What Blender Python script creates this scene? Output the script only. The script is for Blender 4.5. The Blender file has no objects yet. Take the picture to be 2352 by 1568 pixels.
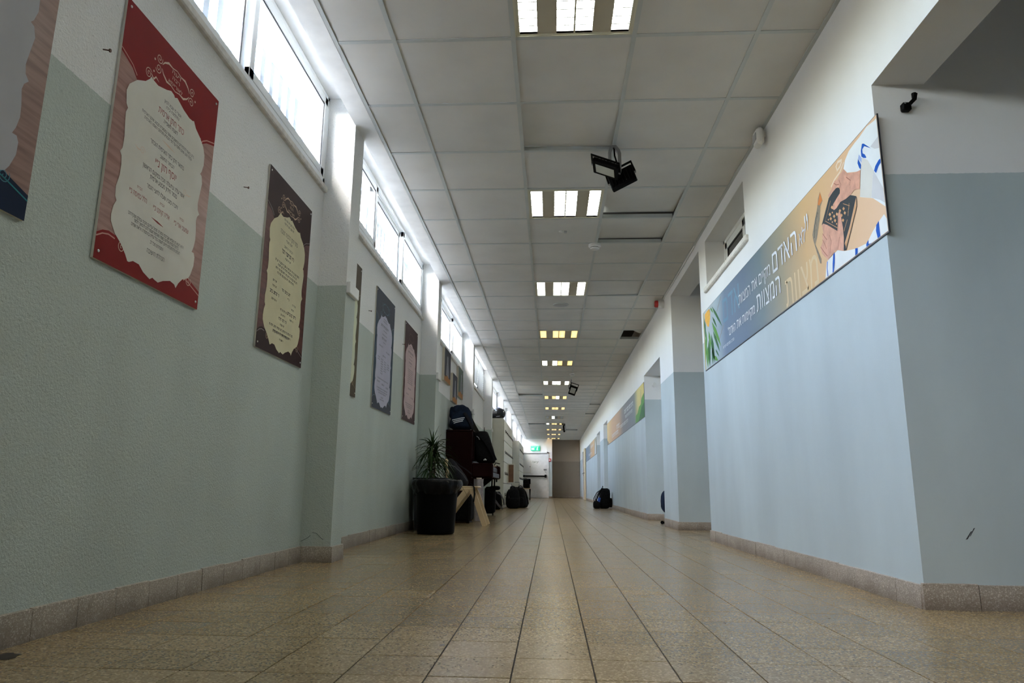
import bpy, math, random
from mathutils import Vector, Matrix, noise
from mathutils.geometry import tessellate_polygon

scn = bpy.context.scene
COL = scn.collection
PI = math.pi

# ---------------------------------------------------------------- camera
W_PX, H_PX, F_PX = 2352.0, 1568.0, 1611.14
CAM_Z = 0.42435
CAM_R = Vector((0.9984774303, 0.0542960979, 0.0097342147))
CAM_U = Vector((0.0016180996, -0.2052201441, 0.9787145009))
CAM_F = Vector((-0.0551380353, 0.9772085889, 0.2049955386))
cam_data = bpy.data.cameras.new('camera')
cam_data.sensor_fit = 'HORIZONTAL'
cam_data.sensor_width = 36.0
cam_data.lens = F_PX / W_PX * 36.0
cam_data.clip_start = 0.02
cam_data.clip_end = 300
cam = bpy.data.objects.new('camera', cam_data)
COL.objects.link(cam)
m = Matrix((CAM_R, CAM_U, -CAM_F)).transposed().to_4x4()
m.translation = (0, 0, CAM_Z)
cam.matrix_world = m
scn.camera = cam

# ---------------------------------------------------------------- sky, exposure
SKY, SUN_ROT = 4.5, 198.0
world = bpy.data.worlds.new('daylight')
scn.world = world
world.use_nodes = True
wt = world.node_tree
bg = wt.nodes['Background']
sky = wt.nodes.new('ShaderNodeTexSky')        # hazy mid-day sky, sun behind the camera on the window side
sky.sky_type = 'NISHITA'
sky.sun_disc = False
sky.sun_size = math.radians(3.0)
sky.sun_intensity = 0.12
sky.sun_elevation = math.radians(50)
sky.sun_rotation = math.radians(SUN_ROT)
sky.air_density = 1.0
sky.dust_density = 5.0
sky.ozone_density = 1.0
wt.links.new(sky.outputs[0], bg.inputs[0])
bg.inputs[1].default_value = SKY
vs = scn.view_settings
vs.view_transform = 'Standard'
vs.look = 'None'
vs.gamma = 1.0
vs.use_curve_mapping = False
vs.exposure = 1.25
LAMP = 10.5          # radiance of the fluorescent strips in the ceiling lights
cy = scn.cycles
cy.max_bounces = 7
cy.diffuse_bounces = 5
cy.glossy_bounces = 3
cy.transparent_max_bounces = 12
cy.sample_clamp_indirect = 6.0
cy.caustics_reflective = False
cy.caustics_refractive = False


# ---------------------------------------------------------------- pixel helpers (direction only; depth from the surface touched)
def ray(x, y):
    return CAM_F + CAM_R * ((x - W_PX / 2) / F_PX) - CAM_U * ((y - H_PX / 2) / F_PX)


def on_x(x, y, c):
    d = ray(x, y)
    return d * (c / d.x) + Vector((0, 0, CAM_Z))


# ---------------------------------------------------------------- lettering (Hebrew is laid right to left)
def heb(s):
    return s[::-1]


TEXT = {}


def prepare_text(strings):
    objs = []
    for key, bold in strings:
        if (key, bold) in TEXT:
            continue
        TEXT[(key, bold)] = None
        c = bpy.data.curves.new('lettering', 'FONT')
        c.body = heb(key)
        c.size = 1.0
        c.resolution_u = 2
        c.offset = bold
        c.fill_mode = 'NONE'
        o = bpy.data.objects.new('lettering', c)
        COL.objects.link(o)
        objs.append((key, bold, o, c))
    bpy.context.view_layer.update()
    dg = bpy.context.evaluated_depsgraph_get()
    for key, bold, o, c in objs:
        e = o.evaluated_get(dg)
        me = e.to_mesh()
        co = [(v.co.x, v.co.y) for v in me.vertices]
        nb = {}
        for ed in me.edges:
            i, j = ed.vertices
            nb.setdefault(i, []).append(j); nb.setdefault(j, []).append(i)
        e.to_mesh_clear()
        loops, seen = [], set()
        for i in nb:
            if i in seen:
                continue
            lp, p, q = [i], None, i
            while True:
                seen.add(q)
                nx = [k for k in nb[q] if k != p and k not in seen]
                if not nx:
                    break
                p, q = q, nx[0]
                lp.append(q)
            if len(lp) > 2:
                loops.append(lp)

        def inside(pt, lp):
            c_ = False
            for k in range(len(lp)):
                (xa, ya), (xb, yb) = co[lp[k]], co[lp[k - 1]]
                if (ya > pt[1]) != (yb > pt[1]) and pt[0] < (xb - xa) * (pt[1] - ya) / (yb - ya) + xa:
                    c_ = not c_
            return c_
        hole_of = {}
        for u_, lp in enumerate(loops):
            for w_, lq in enumerate(loops):
                if u_ != w_ and all(inside(co[k], lq) for k in lp):
                    hole_of[u_] = w_
        vs_, fs_ = [], []
        for u_, lp in enumerate(loops):      # overlapping strokes of a letter are filled one by one
            if u_ in hole_of:
                continue
            group_ = [lp] + [loops[h_] for h_ in hole_of if hole_of[h_] == u_]
            flat = [k for g_ in group_ for k in g_]
            base_ = len(vs_)
            vs_ += [co[k] for k in flat]
            fs_ += [tuple(base_ + k for k in tri) for tri in tessellate_polygon([[Vector((*co[k], 0)) for k in g_] for g_ in group_])]
        x0 = min(v[0] for v in vs_); x1 = max(v[0] for v in vs_)
        TEXT[(key, bold)] = ([(v[0] - x0, v[1]) for v in vs_], fs_, x1 - x0)
    for key, bold, o, c in objs:
        bpy.data.objects.remove(o)
        bpy.data.curves.remove(c)


RED_LINES = [  # text, u0, u1, v centre, letter height / poster height, colour key, weight
    ('אשרי מי שבא לכאן', .429, .607, .755, .0125, 'ink', .0),
    ('ותלמודו בידו', .453, .588, .735, .0125, 'ink', .0),
    ('כתר חתן ארמית', .382, .648, .700, .024, 'red', .012),
    ('לשנת תשפ״ה', .441, .586, .671, .0145, 'ink', .0),
    ('ניתן בזאת לתלמידים החשובים אשר במסגרת מבצע שינון הארמית', .237, .778, .637, .0115, 'ink', .0),
    ('עמלו ויגעו שיננו וחזרו על דפי הגמרא ותרגום השפה הארמית', .262, .757, .619, .0115, 'ink', .0),
    ('בתואר חתן כתר הארמית הוכתר', .334, .680, .552, .016, 'ink', .006),
    ('הבחור החשוב', .434, .577, .522, .0135, 'ink', .0),
    ('יוסף חזן נ״י', .393, .610, .486, .026, 'red', .014),
    ('אשר עלה ונתעלה וזכה במקום הראשון', .285, .708, .438, .016, 'ink', .006),
    ('בגמר חידון מבצע ארמית', .358, .632, .413, .016, 'ink', .006),
    ('ויזכרו סגניו שעלו לחצי הגמר', .337, .649, .372, .0155, 'ink', .006),
    ('הבה״ח', .255, .300, .340, .010, 'red', .0),
    ('הלל כמיסה נ״י', .191, .349, .309, .018, 'red', .006),
    ('הבה״ח', .470, .515, .338, .010, 'red', .0),
    ('אליה קוינט נ״י', .410, .574, .306, .018, 'red', .006),
    ('הבה״ח', .680, .725, .336, .010, 'red', .0),
    ('שמעוני אורי נ״י', .623, .785, .304, .018, 'red', .006),
    ('ויהא רעוא מן שמיא שברכת התורה תחול עליהם וזכות עמלם ושקידתם', .201, .744, .225, .0115, 'ink', .0),
    ('בלימוד הגמרא ושליטה בשפה הארמית תעמוד להם להמשיך ללמוד', .254, .691, .209, .0115, 'ink', .0),
    ('לעלות ולהתעלות חיים לשמה בכל עליה בהתמדה ויראת שמים', .233, .710, .191, .0115, 'ink', .0),
    ('המברכים מכל לב', .409, .538, .166, .0115, 'ink', .0),
    ('הנהלת הישיבה', .387, .557, .128, .0165, 'ink', .008),
]
BROWN_LINES = [
    ('כתר חתן הלכות חנוכה', .30, .70, .700, .024, 'ink', .012),
    ('לשנת תשפ״ד', .43, .58, .668, .0135, 'ink', .0),
    ('הבחור החשוב', .40, .60, .63, .0135, 'ink', .0),
    ('נ״י', .56, .60, .35, .012, 'ink', .0),
    ('הנהלת הישיבה', .30, .64, .128, .013, 'ink', .004),
]
LOGO_LINES = [('דעה', .452, .548, .905, .014), ('רבה', .462, .538, .880, .014), ('לאורייתא', .425, .575, .853, .014)]
BANNER_WORDS = [  # text, Y left end, Y right end, z baseline, z letter top, weight, colour
    ('לא', 3.787, 3.694, 1.755, 1.827, .016, 'white'),
    ('האדם', 4.266, 3.828, 1.747, 1.873, .016, 'white'),
    ('מקיים', 4.563, 4.319, 1.760, 1.831, .012, 'white'),
    ('את', 4.729, 4.606, 1.765, 1.832, .012, 'white'),
    ('המצוות,', 5.090, 4.776, 1.758, 1.829, .012, 'white'),
    ('המצוות', 4.641, 4.152, 1.593, 1.706, .02, 'white'),
    ('מקיימות', 5.005, 4.691, 1.602, 1.661, .012, 'white'),
    ('את', 5.161, 5.040, 1.601, 1.663, .012, 'white'),
    ('האדם”', 5.425, 5.204, 1.599, 1.660, .012, 'white'),
    ('הרב מנחם זיע״א', 5.600, 5.260, 1.536, 1.556, .0, 'white'),
    ('מצוות', 4.073, 3.562, 1.478, 1.640, .02, 'cream'),
    ('אדם', 5.562, 5.061, 1.736, 1.927, .016, 'blue'),
    ('”', 3.690, 3.640, 1.80, 1.90, .02, 'white'),
]
EXIT_WORDS = ['יציאה']
prepare_text([(l[0], l[6]) for l in RED_LINES + BROWN_LINES] + [(l[0], .01) for l in LOGO_LINES]
             + [(w[0], w[5]) for w in BANNER_WORDS] + [(w, .02) for w in EXIT_WORDS])

# ---------------------------------------------------------------- mesh builder
ORG = {}


class MB:
    def __init__(self):
        self.v = []
        self.f = []

    def add(self, vs_, fs_):
        n = len(self.v)
        self.v += [Vector(a) for a in vs_]
        self.f += [tuple(i + n for i in f) for f in fs_]
        return self

    def box(self, x0, x1, y0, y1, z0, z1):
        return self.add([(x0, y0, z0), (x1, y0, z0), (x1, y1, z0), (x0, y1, z0),
                         (x0, y0, z1), (x1, y0, z1), (x1, y1, z1), (x0, y1, z1)],
                        [(3, 2, 1, 0), (4, 5, 6, 7), (0, 1, 5, 4), (1, 2, 6, 5), (2, 3, 7, 6), (3, 0, 4, 7)])

    def bbox(self, x0, x1, y0, y1, z0, z1, b=.004):
        """box with chamfered edges"""
        vs_, fs_ = [], []
        xs, ys, zs = (x0, x1), (y0, y1), (z0, z1)
        idx = {}
        for i in (0, 1):
            for j in (0, 1):
                for k in (0, 1):
                    sx, sy, sz = (1, -1)[i], (1, -1)[j], (1, -1)[k]
                    for ax in range(3):
                        p = [xs[i] + sx * b, ys[j] + sy * b, zs[k] + sz * b]
                        p[ax] = (xs[i], ys[j], zs[k])[ax]
                        idx[(i, j, k, ax)] = len(vs_)
                        vs_.append(p)
        for ax in range(3):
            o1, o2 = [a for a in range(3) if a != ax]
            for s in (0, 1):
                loop = []
                for a, c in ((0, 0), (1, 0), (1, 1), (0, 1)):
                    key = [0, 0, 0]
                    key[ax] = s; key[o1] = a; key[o2] = c
                    loop.append(idx[(*key, ax)])
                fs_.append(tuple(loop))
        for ax in range(3):
            o1, o2 = [a for a in range(3) if a != ax]
            for a in (0, 1):
                for c in (0, 1):
                    k0 = [0, 0, 0]; k0[o1] = a; k0[o2] = c
                    k1 = list(k0); k1[ax] = 1
                    fs_.append((idx[(*k0, o1)], idx[(*k1, o1)], idx[(*k1, o2)], idx[(*k0, o2)]))
        for i in (0, 1):
            for j in (0, 1):
                for k in (0, 1):
                    fs_.append(tuple(idx[(i, j, k, ax)] for ax in range(3)))
        return self.add(vs_, fs_)

    def tube(self, pts, r, seg=8, cap=True):
        pts = [Vector(p) for p in pts]
        n = len(pts)
        rs = r if isinstance(r, (list, tuple)) else [r] * n
        vs_, fs_ = [], []
        t0 = (pts[1] - pts[0]).normalized()
        up = Vector((0, 0, 1)) if abs(t0.z) < .9 else Vector((1, 0, 0))
        a = t0.cross(up).normalized()
        for i, p in enumerate(pts):
            t = (pts[min(i + 1, n - 1)] - pts[max(i - 1, 0)]).normalized()
            a = (a - t * a.dot(t)).normalized()
            b = t.cross(a)
            for k in range(seg):
                w = 2 * PI * k / seg
                vs_.append(p + (a * math.cos(w) + b * math.sin(w)) * rs[i])
        for i in range(n - 1):
            for k in range(seg):
                k2 = (k + 1) % seg
                fs_.append((i * seg + k, i * seg + k2, (i + 1) * seg + k2, (i + 1) * seg + k))
        if cap:
            fs_.append(tuple(range(seg))[::-1])
            fs_.append(tuple((n - 1) * seg + k for k in range(seg)))
        return self.add(vs_, fs_)

    def strap(self, pts, w, t, up=(0, 0, 1)):
        """flat band along a path; `up` is the flat side's normal"""
        pts = [Vector(p) for p in pts]
        n = len(pts)
        up = Vector(up)
        vs_, fs_ = [], []
        for i, p in enumerate(pts):
            d = (pts[min(i + 1, n - 1)] - pts[max(i - 1, 0)]).normalized()
            s = d.cross(up)
            s = s.normalized() if s.length > 1e-4 else Vector((1, 0, 0))
            u = s.cross(d).normalized()
            vs_ += [p + s * w / 2 + u * t / 2, p - s * w / 2 + u * t / 2, p - s * w / 2 - u * t / 2, p + s * w / 2 - u * t / 2]
        for i in range(n - 1):
            for k in range(4):
                k2 = (k + 1) % 4
                fs_.append((i * 4 + k, i * 4 + k2, (i + 1) * 4 + k2, (i + 1) * 4 + k))
        fs_ += [(3, 2, 1, 0), tuple((n - 1) * 4 + k for k in range(4))]
        return self.add(vs_, fs_)

    def beam(self, p, q, w, h, up=(0, 0, 1)):
        return self.strap([p, q], w, h, up)

    def lathe(self, prof, c=(0, 0, 0), seg=24, cap=True):
        vs_, fs_ = [], []
        for r, z in prof:
            for k in range(seg):
                a = 2 * PI * k / seg
                vs_.append((c[0] + r * math.cos(a), c[1] + r * math.sin(a), c[2] + z))
        for i in range(len(prof) - 1):
            for k in range(seg):
                k2 = (k + 1) % seg
                fs_.append((i * seg + k, i * seg + k2, (i + 1) * seg + k2, (i + 1) * seg + k))
        if cap:
            fs_.append(tuple(range(seg))[::-1])
            fs_.append(tuple((len(prof) - 1) * seg + k for k in range(seg)))
        return self.add(vs_, fs_)

    def blob(self, c, rad, e1=.5, e2=.5, nu=28, nv=16, amp=0., seed=0, fr=6., taper=0., lean=(0, 0)):
        """rounded-box / ellipsoid body, crumpled by noise; taper narrows the top"""
        c = Vector(c)
        sg = lambda x, e: math.copysign(abs(x) ** e, x)
        vs_, fs_ = [], []
        for j in range(nv + 1):
            ph = -PI / 2 + PI * j / nv
            for i in range(nu):
                th = 2 * PI * i / nu
                d = Vector((sg(math.cos(ph), e1) * sg(math.cos(th), e2), sg(math.cos(ph), e1) * sg(math.sin(th), e2), sg(math.sin(ph), e1)))
                k = 1 - taper * (d.z * .5 + .5)
                p = Vector((d.x * rad[0] * k, d.y * rad[1] * k, d.z * rad[2]))
                h = (d.z * .5 + .5)
                p.x += lean[0] * h; p.y += lean[1] * h
                if amp:
                    q = p * fr + Vector((seed * 3.1, seed * 1.7, seed))
                    nrm = d.normalized()
                    p += nrm * amp * (noise.noise(q) + .5 * noise.noise(q * 2.3)) * (1 if d.z > -.8 else .15)
                vs_.append(c + p)
        for j in range(nv):
            for i in range(nu):
                i2 = (i + 1) % nu
                fs_.append((j * nu + i, j * nu + i2, (j + 1) * nu + i2, (j + 1) * nu + i))
        return self.add(vs_, fs_)

    def poly(self, pts):
        n = len(self.v)
        self.v += [Vector(p) for p in pts]
        self.f.append(tuple(range(n, n + len(pts))))
        return self

    def prism(self, pts, vec):
        """extrude a planar outline along vec"""
        vec = Vector(vec)
        n = len(pts)
        pts = [Vector(p) for p in pts]
        fs_ = [tuple(range(n))[::-1], tuple(range(n, 2 * n))]
        for i in range(n):
            j = (i + 1) % n
            fs_.append((i, j, n + j, n + i))
        return self.add(pts + [p + vec for p in pts], fs_)

    def xform(self, mat):
        self.v = [mat @ p for p in self.v]
        return self

    def mesh(self, name, mat, org=Vector((0, 0, 0)), smooth=None):
        me = bpy.data.meshes.new(name)
        me.from_pydata([tuple(p - org) for p in self.v], [], self.f)
        if mat is not None:
            me.materials.append(mat)
        if smooth:
            me.polygons.foreach_set('use_smooth', [True] * len(me.polygons))
            me.set_sharp_from_angle(angle=math.radians(smooth))
        me.update()
        return me

    def build(self, name, mat, parent=None, org=None, smooth=None):
        if parent is not None:
            o_ = ORG[parent]
            loc = Vector((0, 0, 0))
        else:
            o_ = Vector(org) if org is not None else Vector((0, 0, 0))
            loc = o_
        ob = bpy.data.objects.new(name, self.mesh(name, mat, o_, smooth))
        COL.objects.link(ob)
        ob.location = loc
        ob.parent = parent
        ORG[ob] = o_
        return ob


def tag(o, label=None, cat=None, group=None, kind=None):
    if label: o['label'] = label
    if cat: o['category'] = cat
    if group: o['group'] = group
    if kind: o['kind'] = kind
    return o


def thing(name, loc, label, cat, group=None, kind=None):
    o = bpy.data.objects.new(name, None)
    o.empty_display_size = .1
    COL.objects.link(o)
    o.location = loc
    ORG[o] = Vector(loc)
    return tag(o, label, cat, group, kind)


def struct(o, label):
    return tag(o, label, None, None, 'structure')


def copy_tree(o, parent=None):
    c = o.copy()
    COL.objects.link(c)
    c.parent = parent
    for ch in list(o.children):
        copy_tree(ch, c)
    return c


# ---------------------------------------------------------------- materials
def nt(name):
    mt = bpy.data.materials.new(name)
    mt.use_nodes = True
    t = mt.node_tree
    return mt, t, t.nodes['Principled BSDF']


def N(t, kind, **kw):
    n = t.nodes.new(kind)
    for k, v in kw.items():
        setattr(n, k, v)
    return n


def ramp(t, stops, interp='LINEAR'):
    r = N(t, 'ShaderNodeValToRGB')
    r.color_ramp.interpolation = interp
    e = r.color_ramp.elements
    while len(e) > 1:
        e.remove(e[-1])
    e[0].position = stops[0][0]; e[0].color = (*stops[0][1], 1)
    for p, c in stops[1:]:
        k = e.new(p); k.color = (*c, 1)
    return r


def mk(name, col, rough=.6, spec=.5, metal=0., var=.06, vscale=8., bump=None, emit=None, coat=0.):
    """plain surface with a little procedural colour variation and optional fine relief"""
    mt, t, b = nt(name)
    geo = N(t, 'ShaderNodeNewGeometry')
    nz = N(t, 'ShaderNodeTexNoise')
    nz.inputs['Scale'].default_value = vscale
    nz.inputs['Detail'].default_value = 4
    t.links.new(geo.outputs['Position'], nz.inputs['Vector'])
    lo = tuple(max(0, c * (1 - var)) for c in col)
    hi = tuple(min(1, c * (1 + var)) for c in col)
    r = ramp(t, [(.3, lo), (.7, hi)])
    t.links.new(nz.outputs['Fac'], r.inputs['Fac'])
    t.links.new(r.outputs['Color'], b.inputs['Base Color'])
    b.inputs['Roughness'].default_value = rough
    b.inputs['Metallic'].default_value = metal
    b.inputs['Specular IOR Level'].default_value = spec
    b.inputs['Coat Weight'].default_value = coat
    if bump:
        n2 = N(t, 'ShaderNodeTexNoise')
        n2.inputs['Scale'].default_value = bump[0]
        n2.inputs['Detail'].default_value = 5
        t.links.new(geo.outputs['Position'], n2.inputs['Vector'])
        bp = N(t, 'ShaderNodeBump')
        bp.inputs['Strength'].default_value = bump[1]
        bp.inputs['Distance'].default_value = bump[2] if len(bump) > 2 else .002
        t.links.new(n2.outputs['Fac'], bp.inputs['Height'])
        t.links.new(bp.outputs['Normal'], b.inputs['Normal'])
    if emit:
        b.inputs['Emission Color'].default_value = (*emit[0], 1)
        b.inputs['Emission Strength'].default_value = emit[1]
    return mt


def srgb(r, g, b):
    f = lambda c: (c / 255 / 12.92) if c / 255 <= .04045 else ((c / 255 + .055) / 1.055) ** 2.4
    return (f(r), f(g), f(b))


def paint(name, upper, lower, line, bscale, bstr, bdist, spots=.0):
    """two-tone painted plaster: dado below `line`, white above"""
    mt, t, b = nt(name)
    L = t.links
    geo = N(t, 'ShaderNodeNewGeometry')
    sep = N(t, 'ShaderNodeSeparateXYZ')
    L.new(geo.outputs['Position'], sep.inputs[0])
    ed = N(t, 'ShaderNodeTexNoise'); ed.inputs['Scale'].default_value = 60; ed.inputs['Detail'].default_value = 3
    L.new(geo.outputs['Position'], ed.inputs['Vector'])
    ad = N(t, 'ShaderNodeMath', operation='MULTIPLY_ADD')
    ad.inputs[1].default_value = .006
    L.new(ed.outputs['Fac'], ad.inputs[0]); L.new(sep.outputs['Z'], ad.inputs[2])
    gt = N(t, 'ShaderNodeMath', operation='GREATER_THAN')
    gt.inputs[1].default_value = line + .003
    L.new(ad.outputs[0], gt.inputs[0])
    nz = N(t, 'ShaderNodeTexNoise'); nz.inputs['Scale'].default_value = 2.5; nz.inputs['Detail'].default_value = 6
    mp = N(t, 'ShaderNodeMapping'); mp.inputs['Scale'].default_value = (1, 1, .35)
    L.new(geo.outputs['Position'], mp.inputs[0]); L.new(mp.outputs[0], nz.inputs['Vector'])
    ru = ramp(t, [(.3, tuple(c * .95 for c in upper)), (.7, upper)])
    rl = ramp(t, [(.3, tuple(c * .9 for c in lower)), (.7, tuple(c * 1.04 for c in lower))])
    L.new(nz.outputs['Fac'], ru.inputs['Fac']); L.new(nz.outputs['Fac'], rl.inputs['Fac'])
    mx = N(t, 'ShaderNodeMix', data_type='RGBA')
    L.new(gt.outputs[0], mx.inputs['Factor'])
    L.new(rl.outputs['Color'], mx.inputs['A']); L.new(ru.outputs['Color'], mx.inputs['B'])
    out = mx.outputs['Result']
    if spots:
        vz = N(t, 'ShaderNodeTexNoise'); vz.inputs['Scale'].default_value = 95; vz.inputs['Detail'].default_value = 2
        L.new(geo.outputs['Position'], vz.inputs['Vector'])
        rs = ramp(t, [(.66, (1, 1, 1)), (.74, (1 - spots,) * 3)])
        L.new(vz.outputs['Fac'], rs.inputs['Fac'])
        m2 = N(t, 'ShaderNodeMix', data_type='RGBA', blend_type='MULTIPLY')
        m2.inputs['Factor'].default_value = 1
        L.new(out, m2.inputs['A']); L.new(rs.outputs['Color'], m2.inputs['B'])
        out = m2.outputs['Result']
    L.new(out, b.inputs['Base Color'])
    b.inputs['Roughness'].default_value = .55
    b.inputs['Specular IOR Level'].default_value = .35
    bn = N(t, 'ShaderNodeTexNoise'); bn.inputs['Scale'].default_value = bscale; bn.inputs['Detail'].default_value = 6; bn.inputs['Roughness'].default_value = .6
    L.new(geo.outputs['Position'], bn.inputs['Vector'])
    bp = N(t, 'ShaderNodeBump'); bp.inputs['Strength'].default_value = bstr; bp.inputs['Distance'].default_value = bdist
    L.new(bn.outputs['Fac'], bp.inputs['Height']); L.new(bp.outputs['Normal'], b.inputs['Normal'])
    return mt


TILE = 0.19402
TX0, TY0 = -0.09258, 1.7254


def terrazzo(name, base, dark, light, rough, tiled=True, dirt=None, spec=.5, chips=210):
    mt, t, b = nt(name)
    L = t.links
    geo = N(t, 'ShaderNodeNewGeometry')
    vor = N(t, 'ShaderNodeTexVoronoi'); vor.inputs['Scale'].default_value = chips
    L.new(geo.outputs['Position'], vor.inputs['Vector'])
    sp = N(t, 'ShaderNodeSeparateColor'); L.new(vor.outputs['Color'], sp.inputs[0])
    r1 = ramp(t, [(0, dark), (.25, base), (.7, base), (.86, light), (1, tuple(min(1, c * 1.3) for c in light))])
    L.new(sp.outputs[0], r1.inputs['Fac'])
    nz = N(t, 'ShaderNodeTexNoise'); nz.inputs['Scale'].default_value = .9; nz.inputs['Detail'].default_value = 1
    L.new(geo.outputs['Position'], nz.inputs['Vector'])
    r2 = ramp(t, [(.3, (.82, .80, .76)), (.7, (1.06, 1.05, 1.03))])
    L.new(nz.outputs['Fac'], r2.inputs['Fac'])
    mx = N(t, 'ShaderNodeMix', data_type='RGBA', blend_type='MULTIPLY'); mx.inputs['Factor'].default_value = 1
    L.new(r1.outputs['Color'], mx.inputs['A']); L.new(r2.outputs['Color'], mx.inputs['B'])
    out = mx.outputs['Result']
    if tiled:
        s1 = N(t, 'ShaderNodeVectorMath', operation='SUBTRACT'); s1.inputs[1].default_value = (TX0, TY0, 0)
        L.new(geo.outputs['Position'], s1.inputs[0])
        s2 = N(t, 'ShaderNodeVectorMath', operation='DIVIDE'); s2.inputs[1].default_value = (TILE, TILE, 10)
        L.new(s1.outputs[0], s2.inputs[0])
        s3 = N(t, 'ShaderNodeVectorMath', operation='FLOOR'); L.new(s2.outputs[0], s3.inputs[0])
        wn = N(t, 'ShaderNodeTexWhiteNoise'); L.new(s3.outputs[0], wn.inputs['Vector'])
        r3 = ramp(t, [(0, (.88, .87, .85)), (.5, (1, .98, .95)), (1, (1.08, 1.06, 1.05))])
        L.new(wn.outputs['Value'], r3.inputs['Fac'])
        m2 = N(t, 'ShaderNodeMix', data_type='RGBA', blend_type='MULTIPLY'); m2.inputs['Factor'].default_value = 1
        L.new(out, m2.inputs['A']); L.new(r3.outputs['Color'], m2.inputs['B'])
        out = m2.outputs['Result']
    if dirt:
        # brown floor-washing stain along the foot of the skirting, ragged edge
        sep = N(t, 'ShaderNodeSeparateXYZ'); L.new(geo.outputs['Position'], sep.inputs[0])
        n3 = N(t, 'ShaderNodeTexNoise'); n3.inputs['Scale'].default_value = 9; n3.inputs['Detail'].default_value = 5
        L.new(geo.outputs['Position'], n3.inputs['Vector'])
        ma = N(t, 'ShaderNodeMath', operation='MULTIPLY_ADD'); ma.inputs[1].default_value = -.10
        L.new(n3.outputs['Fac'], ma.inputs[0]); L.new(sep.outputs['Z'], ma.inputs[2])
        mr = N(t, 'ShaderNodeMapRange'); mr.inputs[1].default_value = -.05; mr.inputs[2].default_value = .02
        mr.inputs[3].default_value = dirt; mr.inputs[4].default_value = 0
        L.new(ma.outputs[0], mr.inputs[0])
        m3 = N(t, 'ShaderNodeMix', data_type='RGBA')
        L.new(mr.outputs[0], m3.inputs['Factor']); L.new(out, m3.inputs['A'])
        m3.inputs['B'].default_value = (.10, .065, .04, 1)
        out = m3.outputs['Result']
    L.new(out, b.inputs['Base Color'])
    b.inputs['Roughness'].default_value = rough
    b.inputs['Specular IOR Level'].default_value = spec
    return mt


M = {}
WHITE = (.80, .80, .785)
M['wall_l'] = paint('plaster_left', WHITE, (.50, .555, .51), 1.645, 120, .8, .007, .22)
M['wall_r'] = paint('plaster_right', (.80, .80, .80), (.48, .55, .565), 1.735, 130, .18, .002)
M['white'] = mk('white_plaster', WHITE, .7)
M['tile_c'] = mk('ceiling_board', (.64, .63, .60), .9, .2, var=.05, vscale=3, bump=(400, .1, .001))
M['tee'] = mk('grey_steel_tee', (.50, .53, .52), .45, .5, var=.03)
M['slab'] = mk('dark_concrete', (.10, .095, .09), .9)
M['grout'] = mk('dark_grout', (.035, .03, .025), .9)
M['floor'] = terrazzo('terrazzo_floor', (.275, .203, .108), (.19, .135, .07), (.38, .295, .175), .24)
M['base'] = terrazzo('terrazzo_skirting', (.36, .31, .26), (.27, .225, .18), (.50, .45, .40), .5, False, .6, chips=300)
M['alu'] = mk('white_aluminium', (.80, .82, .82), .35, .5, var=.02)
M['alu_dark'] = mk('dark_gasket', (.03, .03, .035), .6)
M['stone'] = mk('window_sill_stone', (.66, .63, .58), .7, var=.12, vscale=30, bump=(60, .3, .003))
M['bar'] = mk('white_painted_bar', (.62, .66, .70), .5)
M['ground'] = mk('courtyard_paving', (.14, .135, .125), .9)
M['cream_metal'] = mk('cream_enamel', (.60, .58, .46), .45, var=.03)
M['beige_metal'] = mk('beige_enamel', (.47, .43, .33), .5, var=.03)
M['grey_metal'] = mk('grey_bracket_steel', (.20, .205, .21), .45, metal=.3)
M['black'] = mk('black_plastic', (.003, .003, .0035), .5, .06)
M['black_gloss'] = mk('glossy_black_film', (.004, .004, .0045), .32, .15, bump=(40, .5, .006))
M['black_fab'] = mk('black_nylon', (.007, .007, .008), .9, .1, var=.3, vscale=30, bump=(220, .4, .002))
M['charcoal'] = mk('charcoal_fabric', (.018, .018, .022), .9, .1, var=.2, vscale=30, bump=(200, .4, .002))
M['navy'] = mk('navy_fabric', (.012, .020, .040), .9, .12, var=.25, vscale=20, bump=(160, .4, .002))
M['olive'] = mk('olive_black_fabric', (.028, .026, .019), .9, .2, var=.2)
M['strap'] = mk('grey_webbing', (.10, .10, .11), .8)
M['stripe'] = mk('white_print', (.75, .77, .80), .7)
M['maroon'] = mk('maroon_lacquer', (.012, .0018, .0018), .35, .08, var=.15, vscale=5)
M['cream_plastic'] = mk('cream_plastic', (.66, .50, .30), .45, var=.05)
M['planter'] = mk('dark_grey_planter', (.025, .026, .028), .6, .2)
M['soil'] = mk('soil', (.03, .02, .015), .95)
M['bark'] = mk('pale_bark', (.20, .16, .11), .9, var=.3, vscale=60)
M['leaf'] = mk('dark_green_leaf', (.018, .044, .009), .5, .25, var=.35, vscale=14)
M['film'] = mk('milky_plastic_wrap', (.33, .29, .29), .35, var=.15, vscale=25, bump=(30, .6, .01))
M['locker'] = mk('cream_locker_enamel', (.66, .65, .56), .4, var=.03)
M['locker_d'] = mk('locker_inside', (.06, .05, .045), .8)
M['plastic_w'] = mk('white_plastic', (.72, .72, .70), .4, var=.02)
M['plastic_g'] = mk('grey_lens_plastic', (.38, .39, .41), .3)
M['red'] = mk('red_plastic', (.45, .02, .02), .3)
M['visor'] = mk('smoked_visor', (.16, .16, .17), .12, .6, var=.05)
M['helmet'] = mk('black_helmet_shell', (.010, .012, .018), .12, .6)
M['blue'] = mk('blue_plastic', (.02, .08, .40), .35)
M['wood_brown'] = mk('brown_door_veneer', (.16, .08, .045), .45, var=.2, vscale=12)
M['door_w'] = mk('pale_door_paint', (.66, .67, .66), .5)
M['door_c'] = mk('cream_door_frame', (.66, .56, .36), .5)
M['green'] = mk('green_sign', (.01, .30, .16), .4, emit=((.01, .42, .22), .5))
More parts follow.
